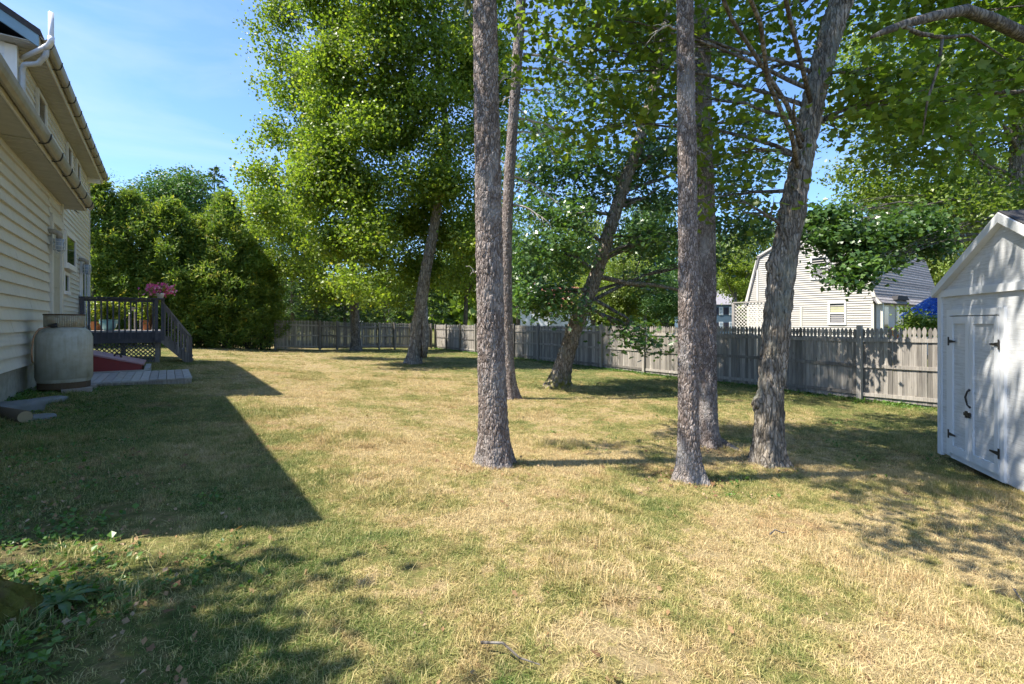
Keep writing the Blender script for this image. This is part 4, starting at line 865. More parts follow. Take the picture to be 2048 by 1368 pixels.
# ------------------------------------------------------------------ trees in the yard
def yard_tree(name, label, base_px, pts_px, widths_px, cat='tree', group=None, dd=0.):
    b = G(*base_px); d = depth(b)
    root = thing(name, b, label, cat, group)
    path = [b] + [W(x, y, d + dd * (base_px[1] - y) / 1000.) for x, y in pts_px]
    tn = (base_px[0] - CX) / F; k = math.sqrt(1 + tn * tn)     # off-axis stretch of a round trunk
    rads = [w / 2 / F * d / k for w in widths_px]
    return root, path, rads, d
def spruce_top(root, x, y, z0, z1, r0, seed, n=9000, mat='leaf_spruce', nb=46, size=.16, bare=.25):
    """living spruce crown: whorled drooping boughs with needle sprays"""
    rg = np.random.default_rng(seed); pr = random.Random(seed); pos = []; tang = []; m_ = MB()
    for i in range(nb):
        t = (i + pr.random()) / nb; z = z0 + (z1 - z0) * t; a = i * 2.4 + pr.uniform(-.3, .3); L = r0 * (1 - t) ** .75 * pr.uniform(.7, 1.1) + .2
        u = np.array([math.cos(a), math.sin(a), 0]); s0 = np.array([x, y, z]); k = max(4, int(n / nb * (L / r0 + .1) * 1.3))
        q = bare + (1 - bare) * rg.random(k) ** .8; droop = lambda s_: np.stack([np.zeros_like(s_), np.zeros_like(s_), .12 * L * s_ - .42 * L * s_ ** 2], 1)
        P_ = s0 + u * (q * L)[:, None] + droop(q); w = (1.05 - q) * .55 * L * .5 + .05
        side = np.array([-u[1], u[0], 0]); off = rg.normal(size=k) * w; P_ = P_ + side * off[:, None] + np.array([0, 0, -1]) * (np.abs(off) * .25 + rg.exponential(.05, k))[:, None]
        pos.append(P_); tang.append(u * .8 + side * np.sign(off)[:, None] + rg.normal(size=(k, 3)) * .25 + np.array([0, 0, -.35]))
        pts = [Vector(s0 + u * L * q_) + Vector((0, 0, .12 * L * q_ - .42 * L * q_ ** 2)) for q_ in np.linspace(0, .9, 6)]; m_.tube(pts, [.03 * (1 - .8 * j / 5) * (1.2 - t) for j in range(6)], 5, False)
    pos = np.concatenate(pos); tang = np.concatenate(tang)
    nrm = np.array([0, 0, 1.]) + .6 * rg.normal(size=pos.shape)
    cr = link('crown', leaf_mesh('crown', pos, size * rg.uniform(.7, 1.3, len(pos)), T_SPRAY, nrm, rg, tang), M[mat], root); cr.matrix_parent_inverse = wm(root).inverted()
    b = m_.build('bough', M['bark_grey'], root); return cr
def stubs(root, path, rads, d, rows, mat='bark_dead'):
    for (x0, y0, x1, y1, sag, r, dz) in rows:
        a, b = W(x0, y0, d), W(x1, y1, d + dz); mid = (a + b) / 2 + Vector((0, 0, sag))
        m_ = MB(); pts = bez(a, mid, b, 8); pr = random.Random(int(x0 * 7 + y0)); pts = [p + Vector((pr.uniform(-1, 1), pr.uniform(-1, 1), pr.uniform(-1, 1))) * .015 for p in pts]
        m_.tube(pts, [r * (1 - .8 * i / 7) for i in range(8)], 6)
        for k in range(3):
            s0 = pts[3 + k]; e = s0 + (b - a).normalized() * pr.uniform(.1, .3) * (b - a).length + Vector((pr.uniform(-.1, .1), pr.uniform(-.1, .1), pr.uniform(-.25, .05)))
            m_.tube([s0, s0.lerp(e, .5) + Vector((0, 0, .02)), e], [r * .35, r * .25, r * .1], 4)
        m_.build('dead_branch', M[mat], root, True)
# big spruce in the middle of the lawn
r1, p1, w1, d1 = yard_tree('spruce_tree', 'thickest tall spruce with straight scaly trunk in mid lawn', (992, 930), [(985, 800), (981, 640), (978, 500), (974, 300), (970, 0), (966, -400), (962, -1100), (960, -2300)], [54, 55, 53, 52, 49.5, 46, 42, 30, 6], group='spruces on the lawn')
trunk(r1, p1, w1, 'bark_spruce', 150, .0095, 3.6, .010, (36, 12), .55, 5, 1)
stubs(r1, p1, w1, d1, [(1000, 165, 1012, 150, .01, .012, -.1), (955, 545, 945, 540, 0, .012, -.1), (1001, 720, 1008, 712, 0, .014, -.05)])
spruce_top(r1, p1[-2].x, p1[-2].y, 5.0, 12.5, 2.7, 1, 8500, size=.16)
# thinner spruce behind it, with dead boughs
r2, p2, w2, d2 = yard_tree('spruce_tree', 'slender spruce with many bare white dead branches', (1019, 797), [(1015, 700), (1012, 560), (1014, 430), (1022, 300), (1033, 140), (1043, 0), (1055, -250), (1062, -700), (1065, -1000)], [25, 23, 22.5, 22, 22, 21, 20, 18, 12, 3], group='spruces on the lawn')
trunk(r2, p2, w2, 'bark_spruce', 72, .016, 7.6, .010, (28, 10), .8, 5, 2, flare_h=.3)
stubs(r2, p2, w2, d2, [(1046, 108, 1260, 205, .55, .032, .3), (1042, 136, 1150, 165, .18, .03, .2), (1030, 238, 1170, 298, .38, .03, .3), (1034, 265, 1092, 268, .06, .024, .2), (1025, 352, 1130, 425, .3, .03, .2), (1027, 410, 1105, 455, .2, .028, -.2), (1046, 180, 1115, 192, .1, .024, .3), (1050, 30, 1095, 24, .04, .026, .2), (1036, 318, 1050, 312, .0, .02, .1), (1022, 455, 985, 445, .05, .02, .2),
                             (1045, 62, 1170, 110, .3, .03, -.3), (1020, 328, 996, 322, .02, .02, 0), (1035, 215, 1120, 330, .25, .02, .4), (1012, 640, 1026, 652, 0, .018, -.1), (1049, 80, 1010, 60, .05, .024, .2), (1026, 390, 1078, 340, .05, .018, .1), (1036, 190, 1000, 205, .1, .02, -.2)])
spruce_top(r2, p2[-2].x, p2[-2].y, 9.2, 16., 2.2, 2, 6000)
# two spruces close together on the right
r4, p4, w4, d4 = yard_tree('spruce_tree', 'straight spruce trunk standing just ahead of a darker trunk', (1377, 962), [(1377, 830), (1377, 640), (1375, 470), (1373, 250), (1370, 0), (1367, -400), (1362, -1200), (1360, -2600)], [45, 43, 42, 40, 38, 34, 30, 22, 5], group='spruces on the lawn')
trunk(r4, p4, w4, 'bark_spruce', 130, .009, 3.4, .009, (40, 13), .75, 5, 4, flare_h=.16)
spruce_top(r4, p4[-2].x, p4[-2].y, 7.0, 12.5, 2.0, 4, 4500, size=.18)
stubs(r4, p4, w4, d4, [(1393, 565, 1400, 560, 0, .01, -.05), (1393, 120, 1340, 135, .05, .012, -.1), (1352, 58, 1300, 70, .08, .012, 0), (1388, 300, 1402, 294, 0, .01, 0)])
r5, p5, w5, d5 = yard_tree('spruce_tree', 'darker spruce with a surface root partly hidden by another trunk', (1416, 893), [(1415, 780), (1414, 640), (1413, 470), (1410, 300), (1405, 100), (1402, -50), (1398, -400), (1390, -1300), (1388, -2200)], [38, 38, 37, 36, 34, 31, 28, 24, 15, 4], group='spruces on the lawn')
trunk(r5, p5, w5, 'bark_spruce', 110, .011, 4.4, .010, (36, 12), .7, 4, 5, flare_h=.2)
spruce_top(r5, p5[-2].x, p5[-2].y, 7.2, 13, 2.0, 5, 4500, size=.18)
ra = G(1428, 893); MB().tube([ra + Vector((0, 0, .12)), G(1445, 893) + Vector((0, 0, .05)), G(1465, 899) + Vector((0, 0, .015)), G(1490, 905) + Vector((0, 0, -.02))], [.07, .055, .045, .03], 10).build('root', M['bark_spruce'], r5, True)
# near maple on the right, leaning
r6, p6, w6, d6 = yard_tree('maple_tree', 'leaning rough barked maple with a burl and large leaves', (1535, 928), [(1537, 840), (1542, 760), (1553, 640), (1565, 530), (1582, 430), (1597, 360), (1610, 295), (1627, 200), (1651, 100), (1682, 0), (1730, -130), (1770, -300), (1800, -600)], [54, 55, 51, 54, 54, 51, 47, 45, 45, 47, 50, 38, 28, 8])
trunk(r6, p6, w6, 'bark_maple', 150, .0105, 4.0, .022, (26, 5), .8, 5, 6, flare_h=.22, burls=((-.98, math.atan2(-RGT.y, -RGT.x) , .1, .07), (.72, math.atan2(-RGT.y, -RGT.x), .13, .05), (-.3, math.atan2(RGT.y, RGT.x), .25, .03)))
def pc(rows, d0=0): return [(*W(x, y, d), rx, ry, rz, wt) for (x, y, d, rx, ry, rz, wt) in rows]
path6 = dense_path(p6[4:])
cl6 = [(1.9, 2.0, 3.9, .8, .5, .3, .9), (2.6, 1.4, 4.2, .6, .5, .3, .8), (1.3, 1.2, 3.7, .35, .3, .2, .7)] + pc([(1120, 90, 6.4, .75, .75, .45, .6), (1230, 40, 5.6, .7, .7, .4, 1), (1190, 255, 6.8, .8, .7, .35, .6), (1290, 200, 6.2, .7, .7, .4, 1.1), (1310, 60, 6.0, .6, .6, .35, 1), (1460, 60, 6.6, .7, .6, .4, 1.), (1510, 150, 6.4, .6, .6, .4, .9), (1450, 300, 5.8, .6, .55, .35, .9), (1480, 400, 5.6, .5, .4, .25, .5), (1420, 400, 6.1, .4, .35, .25, .4),
            (1560, 20, 6.2, .5, .5, .35, 1.), (1745, 150, 5.6, .45, .4, .24, 1.1), (1810, 200, 6.2, .75, .6, .35, 1.1), (1700, 230, 6., .5, .5, .3, .8), (1590, 190, 5.0, .16, .16, .12, .5), (1850, 290, 6.4, .8, .6, .4, 1.), (1070, 10, 7, .8, .8, .4, .6), (1760, 30, 6.6, .7, .7, .4, 1), (1920, 120, 7.0, .8, .8, .4, .9), (1470, 230, 6., .4, .4, .25, .5),
            (1500, -260, 6, 1.3, 1.3, .5, .25), (1750, -300, 6.3, 1.3, 1.2, .5, .25), (1250, -250, 6.4, 1.2, 1.1, .6, .4), (1950, -200, 7, 1.4, 1.3, .8, .5), (1650, -600, 6, 1.3, 1.3, .7, .2)])
rads6 = np.interp(np.linspace(0, 1, len(path6)), np.linspace(0, 1, len(w6[4:])), w6[4:])
cr6, pos6, tw6 = broad_crown(r6, path6, rads6, cl6, 9000, .095, T_MAPLE, 'leaf_maple_near', 'bark_grey', 66, .22, 13, .55, True, .25, 18, .028, .5, .9)
# the near leaves that show largest are parts of their own
rgL = np.random.default_rng(5); lm = [leaf_mesh('leaf', np.zeros((1, 3)), np.array([1.]), T_MAPLE, np.array([[0, 0, 1.]]), rgL, np.array([[0, 1., 0]]), np.array([v])) for v in (.25, .5, .75, .95)]
tn = tw6[(tw6 @ np.array([FWD.x, FWD.y, 0]) < 5.9)]; inv6 = wm(r6).inverted(); cnt = 0
for k in rgL.permutation(len(tn)):
    q = tn[k] + rgL.normal(size=3) * np.array([.2, .2, .1]); dq = q[0] * FWD.x + q[1] * FWD.y
    if dq < 2.5 or (HY - q[2] / dq * F) < -20: continue
    o = link('leaf', lm[cnt % 4], M['leaf_maple_near'], r6); o.matrix_parent_inverse = inv6; o.location = q
    o.rotation_euler = (rgL.normal(0, .5), rgL.normal(0, .5), rgL.uniform(0, 6.28)); o.scale = [rgL.uniform(.085, .125)] * 3; cnt += 1
    if cnt >= 280: break
# leaning oak by the fence
r3, p3, w3, d3 = yard_tree('oak_tree', 'oak with mossy foot leaning strongly over the back lawn', (1112, 774), [(1131, 716), (1148, 656), (1169, 609), (1187, 568), (1200, 525), (1222, 450), (1240, 395), (1258, 340), (1280, 285), (1300, 210), (1318, 130), (1332, 30), (1350, -200)], [38, 36, 34, 32, 30, 29, 28, 27, 26, 25, 24, 21, 16, 6])
trunk(r3, p3, w3, 'bark_oak', 90, .02, 9, .03, (14, 5), .75, 5, 3, flare_h=.28)
path3 = dense_path(p3[3:]); rads3 = np.interp(np.linspace(0, 1, len(path3)), np.linspace(0, 1, len(w3[3:])), w3[3:])
cl3 = pc([(1095, 590, 12.6, .8, .8, .42, 1.3), (1135, 620, 12.2, .45, .5, .3, 1.1), (1060, 610, 13, .6, .6, .4, .9), (1100, 500, 12.4, 1.1, 1., .5, 1.3), (1135, 430, 12.8, .9, .8, .45, 1.2), (1060, 420, 13.4, .9, .9, .5, .8), (1270, 480, 14.5, .8, .8, .5, 1.), (1310, 480, 13, .9, .8, .5, 1.), (1300, 560, 14, .6, .6, .35, .6), (1265, 672, 12.2, .55, .5, .3, 1.), (1310, 690, 12.4, .45, .45, .22, .9), (1185, 650, 13.6, .3, .3, .25, .7),
            (1320, 400, 14, .9, .9, .45, 1.), (1185, 330, 13.2, 1.0, .9, .45, .9), (1110, 300, 13.5, 1.1, 1., .5, .8), (1330, 300, 13.5, 1.1, 1., .6, .9), (1230, 200, 14, 1.2, 1.2, .6, .8), (1340, 130, 14, 1.2, 1.2, .7, .8), (1120, 170, 14.5, 1.2, 1.1, .6, .6), (1440, 330, 13.4, 1., .9, .5, .7), (1460, 440, 13, .9, .8, .4, .8), (1420, 520, 13.2, .7, .7, .35, .8), (1250, 40, 14, 1.5, 1.5, .9, .8), (1420, 80, 14.5, 1.5, 1.4, .8, .7), (1520, 240, 14, 1., 1., .5, .6), (1380, -150, 14, 2.2, 2.2, 1.4, .6), (1200, -200, 14.5, 2., 2., 1.2, .5), (1070, 350, 14, 1., 1., .5, 1.), (1180, 390, 14, .9, .9, .5, 1.), (1270, 340, 14.4, .9, .9, .5, .9), (1470, 385, 13.2, .8, .8, .4, 1.), (1510, 455, 13, .7, .7, .35, 1.), (1540, 330, 13.4, .8, .8, .45, .8), (1080, 240, 14.4, 1., 1., .5, .8)])
broad_crown(r3, path3, rads3, cl3, 30000, .155, T_OAK, 'leaf_oak', 'bark_grey', 33, .27, 14, .6, True, .25, 27, .06, .55, .9)
for (pts, r) in (([(1192, 552), (1255, 566), (1310, 570), (1360, 580), (1430, 600)], .075), ([(1256, 345), (1320, 300), (1390, 305)], .06), ([(1232, 418), (1290, 396), (1310, 380)], .05)):
    q = [W(x, y, d3 - .02 * i) for i, (x, y) in enumerate(pts)]; MB().tube(q, [r * (1 - .7 * i / len(q)) for i in range(len(q))], 8).build('limb', M['bark_oak'], r3, True)
# big maple, middle left
r7, p7, w7, d7 = yard_tree('maple_tree', 'broad sunlit maple with split scarred trunk in the far lawn', (826, 727), [(832, 690), (836, 650), (843, 600), (851, 545), (862, 490), (872, 430), (882, 385), (890, 330), (892, 250), (880, 150), (868, 50), (860, -80)], [29, 27, 27, 26, 23, 21, 19, 18, 16, 14, 11, 8, 4])
trunk(r7, p7, w7, 'bark_pale', 80, .03, 8, .045, (13, 3.2), .35, 4, 7, flare_h=.35)
MB().tube([W(848, 715, d7 - .1), W(851, 680, d7 - .18), W(850, 640, d7 - .12), W(853, 612, d7 - .02)], [.13, .155, .14, .06], 14).build('side_stem', M['bark_pale'], r7, True)
path7 = dense_path(p7[3:]); rads7 = np.interp(np.linspace(0, 1, len(path7)), np.linspace(0, 1, len(w7[3:])), w7[3:])
rr_ = random.Random(11); rows = []
edge = [(-350, 640, 940), (-250, 610, 950), (-150, 585, 960), (-60, 565, 965), (20, 575, 970), (110, 565, 975), (190, 580, 980), (270, 560, 980), (340, 540, 975), (410, 545, 970), (480, 585, 965), (540, 640, 930), (585, 690, 800)]
for (y, x0, x1) in edge:
    nx = max(2, int((x1 - x0) / 75))
    for i in range(nx + 1):
        x = x0 + (x1 - x0) * i / nx; f_ = abs(2 * i / nx - 1)
        front = 1 - f_ ** 2; rad = rr_.uniform(.9, 1.25) if y < 540 else .6
        if i == 0: rad *= .8
        rows.append((x + rr_.uniform(-18, 18), y + rr_.uniform(-25, 25), d7 - .3 - 2.6 * front * rr_.uniform(.3, 1.1) + (1.5 if i == 0 else 0), rad, rad, rad * .85, 1.))
        if rr_.random() < .35 and y < 480: rows.append((x + rr_.uniform(-30, 30), y + rr_.uniform(-30, 30), d7 + rr_.uniform(1, 3), rad * 1.1, rad, rad * .6, .6))
for _ in range(70):
    y = rr_.uniform(-250, 560); x0, x1 = np.interp(y, [e_[0] for e_ in edge], [e_[1] for e_ in edge]) + 40, 960 if y < 500 else 880
    rows.append((rr_.uniform(x0, x1), y, d7 + rr_.uniform(-2.2, 2.2), .8, .8, .7, .9))
rows += [(518, 60, d7, .35, .35, .25, .9), (512, 100, d7 + .2, .28, .28, .2, .8), (548, 25, d7, .4, .4, .3, .8), (505, 290, d7, .35, .35, .25, .8), (500, 350, d7 + .3, .45, .45, .3, .9), (515, 420, d7 + .5, .5, .5, .35, .9), (725, 590, 17.5, .5, .5, .26, 1.2), (760, 600, 17.6, .38, .4, .22, 1.2), (690, 560, 17.5, .6, .6, .3, 1.2)]
rows = [(x, y, d7 + 1.6 if (800 < x < 905 and y > 400) else d, a_, b_, c_, e_) for (x, y, d, a_, b_, c_, e_) in rows]
broad_crown(r7, path7, rads7, pc(rows), 190000, .148, T_RHOMB, 'leaf_maple', 'bark_grey', 77, .33, 24, 1.0, True, .1, 46, .06, .7, .7)
# maple against the back fence
r8, p8, w8, d8 = yard_tree('maple_tree', 'single grey trunked maple standing against the back fence', (712, 702), [(711, 660), (709, 620), (707, 560), (705, 480), (706, 380), (710, 250)], [22, 19, 18, 17, 16, 13, 5])
trunk(r8, p8, w8, 'bark_grey', 48, .06, 3.5, .02, (9, 5), .4, 4, 8, flare_h=.3)
broad_crown(r8, dense_path(p8[2:]), np.full(40, .15), pc([(660, 500, d8 - 1, 1.6, 1.4, .9, 1), (740, 470, d8, 1.7, 1.5, 1., 1), (600, 420, d8, 1.6, 1.5, 1., 1), (700, 380, d8, 2, 1.8, 1.2, 1), (760, 560, d8 - 1.5, 1.1, 1., .5, 1), (640, 300, d8, 1.8, 1.7, 1.2, 1), (690, 585, d8 - 1.8, .8, .8, .4, 1.), (570, 460, d8 - 2, 1.4, 1.3, 1., 1), (550, 530, d8 - 1, 1.1, 1.1, .9, 1), (610, 540, d8 - 2, 1.1, 1.1, .8, 1), (640, 590, d8 - 2, .9, .9, .6, 1), (530, 400, d8, 1.3, 1.3, 1., 1)]), 46000, .15, T_RHOMB, 'leaf_maple', 'bark_grey', 88, .35, 20, .9, True, .3, 7, .06)
# tree outside the picture, left: its shade dapples the near lawn by the stump
rl = thing('maple_tree', (-5.3, 2.6, gz(-5.3, 2.6)), 'maple rising beside the wing end of the cream house', 'tree')
pl = [Vector((-5.3, 2.6, -1.2)), Vector((-5.2, 2.8, 1.2)), Vector((-5.0, 3.1, 3.5)), Vector((-4.8, 3.4, 6.0)), Vector((-4.7, 3.5, 8.2))]
trunk(rl, pl, [.2, .17, .14, .1, .03], 'bark_maple', 40, .2, 1, 0, (9, 5), .4, 4, 9)
broad_crown(rl, dense_path(pl[1:]), np.full(40, .12), [(-2.9, 3.3, 3.1, .5, .4, .3, 1.2), (-3.4, 3.3, 4.0, .6, .4, .4, 1.2), (-2.75, 2.9, 3.4, .45, .4, .3, 1.2), (-3.7, 2.9, 4.6, .6, .4, .4, 1.2), (-2.35, 3.65, 3.4, .3, .25, .2, .8), (-4.6, 3.5, 4.2, .9, .7, .5, 1), (-3.6, 2.6, 4.2, .7, .5, .4, .8), (-5.2, 3.2, 4.8, 1.0, .8, .6, 1), (-4.8, 3.2, 6.0, 1., .7, .6, .8), (-5.8, 3.5, 6.0, 1., .8, .7, 1), (-3.3, 2.2, 3.5, .6, .5, .3, .8), (-4.6, 2.2, 4.8, .9, .7, .5, .8)], 8000, .13, T_RHOMB, 'leaf_maple', 'bark_grey', 99, .3, 18, .7, True, .2, 8, .05)
# right: maple beyond the fence and shed, low boughs over the gambrel house
br_ = W(2046, HY, 17); rr1 = thing('maple_tree', (br_.x, br_.y, -2), 'large dark trunked maple beyond the fence with boughs over the gambrel house', 'tree')
pr1 = [Vector((br_.x, br_.y, -2)), W(2044, 500, 17), W(2040, 380, 17), W(2038, 250, 17), W(2030, 100, 17), W(2020, -80, 17), W(2010, -300, 17)]
trunk(rr1, pr1, [.36, .32, .30, .27, .22, .16, .05], 'bark_maple', 60, .05, 7, .03, (10, 3), .4, 4, 12)
rows = [(1710, 490, 12.2, .55, .55, .3, 1.2), (1670, 470, 12.2, .5, .5, .25, 1.), (1720, 530, 11.8, .45, .45, .25, 1.2), (1705, 555, 11.6, .28, .28, .2, 1.), (1650, 435, 12.5, .7, .7, .26, .9), (1760, 470, 12.6, .8, .8, .32, 1.), (1605, 478, 12., .35, .35, .16, .5), (1820, 450, 13, .9, .8, .4, 1), (1640, 548, 11.6, .2, .2, .1, .4), (1780, 520, 12.2, .4, .4, .16, .5), (1860, 500, 13, .5, .5, .18, .5)]
broad_crown(rr1, dense_path(pr1[1:]), np.full(60, .16), pc(rows), 9500, .115, T_MAPLE, 'leaf_oak', 'bark_grey', 121, .22, 13, .6, True, .2, 11, .05)
rows = [(x + rr_.uniform(-30, 30), y + rr_.uniform(-25, 25), 15 + rr_.uniform(-1.5, 4), 1.15, 1.1, .62, 1.) for x, y in [(1770, 250), (1840, 220), (1900, 260), (1970, 220), (2040, 200), (1740, 330), (1800, 310), (1870, 330), (1950, 320), (2030, 330), (1790, 390), (1850, 400), (1930, 400), (2010, 390), (1740, 400), (1780, 160), (1860, 120), (1940, 140), (2020, 100), (1900, 40), (1990, 20), (2060, 30), (1930, 440), (1990, 445), (1840, 440), (2090, 280), (2090, 150), (1850, -120), (1980, -150), (2080, -100), (1930, -280), (1770, 60), (1720, 150), (1760, 440)]]
cr = broad_crown(rr1, dense_path(pr1[1:]), np.full(60, .16), pc(rows), 44000, .125, T_RHOMB, 'leaf_forest', 'bark_grey', 122, .33, 20, .9, True, .3, 24, .07)[0]
# right: tree behind the shed whose heavy limb arches into the picture
b2 = Vector((12.2, -.8, gz(12.2, -.8))); rr2 = thing('maple_tree', b2, 'maple behind the shed with a heavy arching limb', 'tree')
p2_ = [b2, b2 + Vector((.1, 0, 2)), b2 + Vector((.15, .1, 4)), b2 + Vector((.2, .1, 7)), b2 + Vector((.2, .1, 10))]
trunk(rr2, p2_, [.28, .24, .22, .15, .04], 'bark_maple', 48, .2, 2, 0, (9, 5), .4, 4, 13)
lp = [p2_[2]] + [W(x, y, d) for x, y, d in ((2140, 105, 6.6), (2048, 70, 5.9), (1985, 40, 5.6), (1930, 20, 5.4), (1870, 32, 5.2), (1810, 48, 5.1), (1770, 62, 5.0), (1742, 75, 4.95))]
MB().tube(lp, [.13, .09, .075, .068, .06, .052, .043, .035, .015], 12).build('limb', M['bark_grey'], rr2, True)
MB().tube([W(1800, 50, 5.1), W(1840, 68, 5.1), W(1890, 75, 5.15), W(1940, 70, 5.2), W(2010, 115, 5.3)], [.026, .023, .02, .016, .006], 8).build('limb', M['bark_grey'], rr2, True)
MB().tube([W(1885, 76, 5.15), W(1878, 130, 5.2), W(1855, 200, 5.25), W(1845, 270, 5.3)], [.017, .015, .012, .005], 8).build('limb', M['bark_grey'], rr2, True)
broad_crown(rr2, dense_path(p2_[2:]), np.full(40, .12), pc([(1860, 210, 7, .5, .5, .25, 1), (1990, 150, 7.3, .6, .5, .3, 1), (2040, 30, 8, .8, .8, .5, 1), (1900, -30, 7.4, .9, .9, .5, 1), (2140, 150, 8.4, 1.2, 1.2, .8, 1), (2250, -100, 8.5, 1.8, 1.6, 1.2, 1), (2000, -250, 8, 1.6, 1.6, .9, 1), (2150, -420, 8.5, 2, 2, 1.2, 1)]), 12000, .13, T_MAPLE, 'leaf_maple_near', 'bark_grey', 131, .26, 14, .6, True, .25, 8, .05)

# ------------------------------------------------------------------ hedge and trees beyond the fences
def arbor_mesh(seed, n=26000, h=8., r=1.6):
    rg = np.random.default_rng(seed); m = n // 20
    t = rg.random(m) ** .85; a = rg.random(m) * 2 * math.pi
    lump = 1 + .20 * np.sin(3 * a + 13 * t + seed) + .16 * np.sin(5 * a - 21 * t + seed) + .14 * np.sin(2 * a + 37 * t) + .12 * np.sin(11 * a + 9 * t)
    prof = np.minimum(1, (1 - t) ** .72 * 1.5) * (.82 + .18 * np.minimum(1, t * 8))
    rr = r * prof * lump * (1 - .30 * rg.random(m) ** 1.6)
    tw = np.stack([rr * np.cos(a), rr * np.sin(a), h * t], 1); i = np.repeat(np.arange(m), 20)
    out = np.stack([np.cos(a), np.sin(a), np.zeros(m)], 1)[i]
    q = rg.random(len(i))
    pos = tw[i] + out * (.42 * q - .15)[:, None] + np.array([0, 0, .36]) * (q - .4)[:, None] + rg.normal(size=(len(i), 3)) * np.array([.10, .10, .09])
    nrm = out * .4 + np.array([0, 0, .5]) + rg.normal(size=pos.shape) * .9; tang = np.array([0, 0, .7]) + out * .6 + .5 * rg.normal(size=pos.shape)
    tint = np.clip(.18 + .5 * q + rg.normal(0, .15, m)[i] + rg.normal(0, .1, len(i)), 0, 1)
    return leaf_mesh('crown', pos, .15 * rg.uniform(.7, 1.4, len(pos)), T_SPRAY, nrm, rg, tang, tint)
am = [arbor_mesh(3), arbor_mesh(8), arbor_mesh(15)]
hl = ['next to the house corner behind the deck', 'second from the house corner, behind the potted plants', 'behind the pink petunias, taller than its neighbours', 'fourth from the house corner in the hedge', 'with the tallest golden brown tip in the hedge', 'second from the end of the picket fence', 'last in the hedge, touching the picket fence']
for k, (x, y, sc, sr, rz) in enumerate(((-3.0, 32.0, 1.06, 1.15, .3), (-1.5, 32.3, 1.0, 1.1, 1.9), (.1, 32.1, .98, 1.15, 3.3), (1.5, 32.6, .90, 1.1, 4.9), (2.75, 32.2, 1.1, 1.1, 2.2), (3.9, 32.7, .80, .95, 5.5), (4.75, 33.2, .72, .8, .9))):
    root = thing('arborvitae', (x, y, gz(x, y)), 'dense arborvitae ' + hl[k], 'tree', 'arborvitae hedge')
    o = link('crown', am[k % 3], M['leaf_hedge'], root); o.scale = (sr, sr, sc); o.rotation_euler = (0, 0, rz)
    MB().tube([(x, y, -1.8), (x, y, 4.5)], [.13, .05], 8).build('trunk', M['bark_grey'], root, True)
# low skirts of green at the hedge foot
def generic_crown(seed, n, size, tmpl=T_RHOMB, k=26, elong=1.0, twig=.09, droop=0., shell=.3):
    """unit crown: radius about 1, centred on the origin"""
    rg = np.random.default_rng(seed); cl = []
    for i in range(k):
        d = rg.normal(size=3); d /= np.linalg.norm(d); rr = .68 * rg.random() ** .4; cl.append((*(d * rr * np.array([1, 1, elong])), .34, .34, .22 * elong ** .5, rg.uniform(.6, 1.2)))
    pos, tw, ci, out, tint = clump_points(cl, n, rg, 22, twig, .6, shell)
    nrm = np.array([0, 0, .7]) + .4 * out + .9 * rg.normal(size=pos.shape)
    return leaf_mesh('crown', pos, size * rg.uniform(.65, 1.25, len(pos)), tmpl, nrm, rg, None, tint)
gc = [generic_crown(s_, 18000, .046) for s_ in (21, 22, 23, 24)]; ga = generic_crown(31, 4200, .026, k=34, elong=1.25, twig=.10)
def bg_tree(label, px, top_y, base_z, d, rx_m, mat, mesh, low_y, rz=0., name='tree', bark_='bark_grey', group=None, trunk_r=.2):
    c_ = W(px, HY, d); zt = (HY - top_y) / F * d; zl = (HY - low_y) / F * d; zc = (zt + zl) / 2; rzv = (zt - zl) / 2
    root = thing(name, (c_.x, c_.y, base_z), label, 'tree', group)
    o = link('crown', mesh, M[mat], root); o.location = (0, 0, zc - base_z); o.scale = (rx_m, rx_m, rzv * 1.0); o.rotation_euler = (0, 0, rz)
    m_ = MB(); rg = random.Random(int(px)); m_.tube([(c_.x, c_.y, base_z - .3), (c_.x + .1, c_.y, zc * .5 + base_z * .5), (c_.x, c_.y, zc + rzv * .4)], [trunk_r * 1.15, trunk_r * .85, trunk_r * .25], 10)
    m_.build('trunk', M[bark_], root, True)
    for k in range(6):
        a = rg.uniform(0, 6.28); e = Vector((c_.x + math.cos(a) * rx_m * .7, c_.y + math.sin(a) * rx_m * .7, zc + rg.uniform(-.5, .7) * rzv)); st = Vector((c_.x, c_.y, zl + (zc - zl) * rg.uniform(.0, .9)))
        limb(root, st, e, trunk_r * .4, rg, bark_, .08)
    return root
bg_tree('round crowned green tree rising behind the arborvitae hedge', 350, 318, -2, 42, 4.6, 'leaf_round', gc[0], 480, .4, 'round_tree')
bg_tree('airy thin leaved tree between the house corner and the round tree', 238, 335, -2, 44, 3.4, 'leaf_round', ga, 520, 1., 'birch_tree')
bg_tree('leafy tree between the pine and the sunlit maple', 495, 395, -2, 40, 3.2, 'leaf_maple', gc[1], 560, 2.1, 'leafy_tree')
bg_tree('green tree close behind the house corner and deck', 190, 400, -2, 46, 3.6, 'leaf_round', gc[2], 600, 3., 'leafy_tree')
def conifer(label, px, top_y, base_z, d, r0, low_y, mat='leaf_conifer', seed=1, n=9000, name='spruce', size=.22, nb=60, group=None):
    c_ = W(px, HY, d); zt = (HY - top_y) / F * d; zl = (HY - low_y) / F * d
    root = thing(name, (c_.x, c_.y, base_z), label, 'tree', group)
    MB().tube([(c_.x, c_.y, base_z - .2), (c_.x, c_.y, zt - .2)], [.17, .02], 9).build('trunk', M['bark_grey'], root, True)
    spruce_top(root, c_.x, c_.y, zl, zt, r0, seed, n, mat, nb, size, .12); return root
conifer('white pine with open layered top behind the hedge', 428, 332, -2, 46, 3.6, 470, seed=41, n=3800, name='pine_tree', size=.34, nb=30)
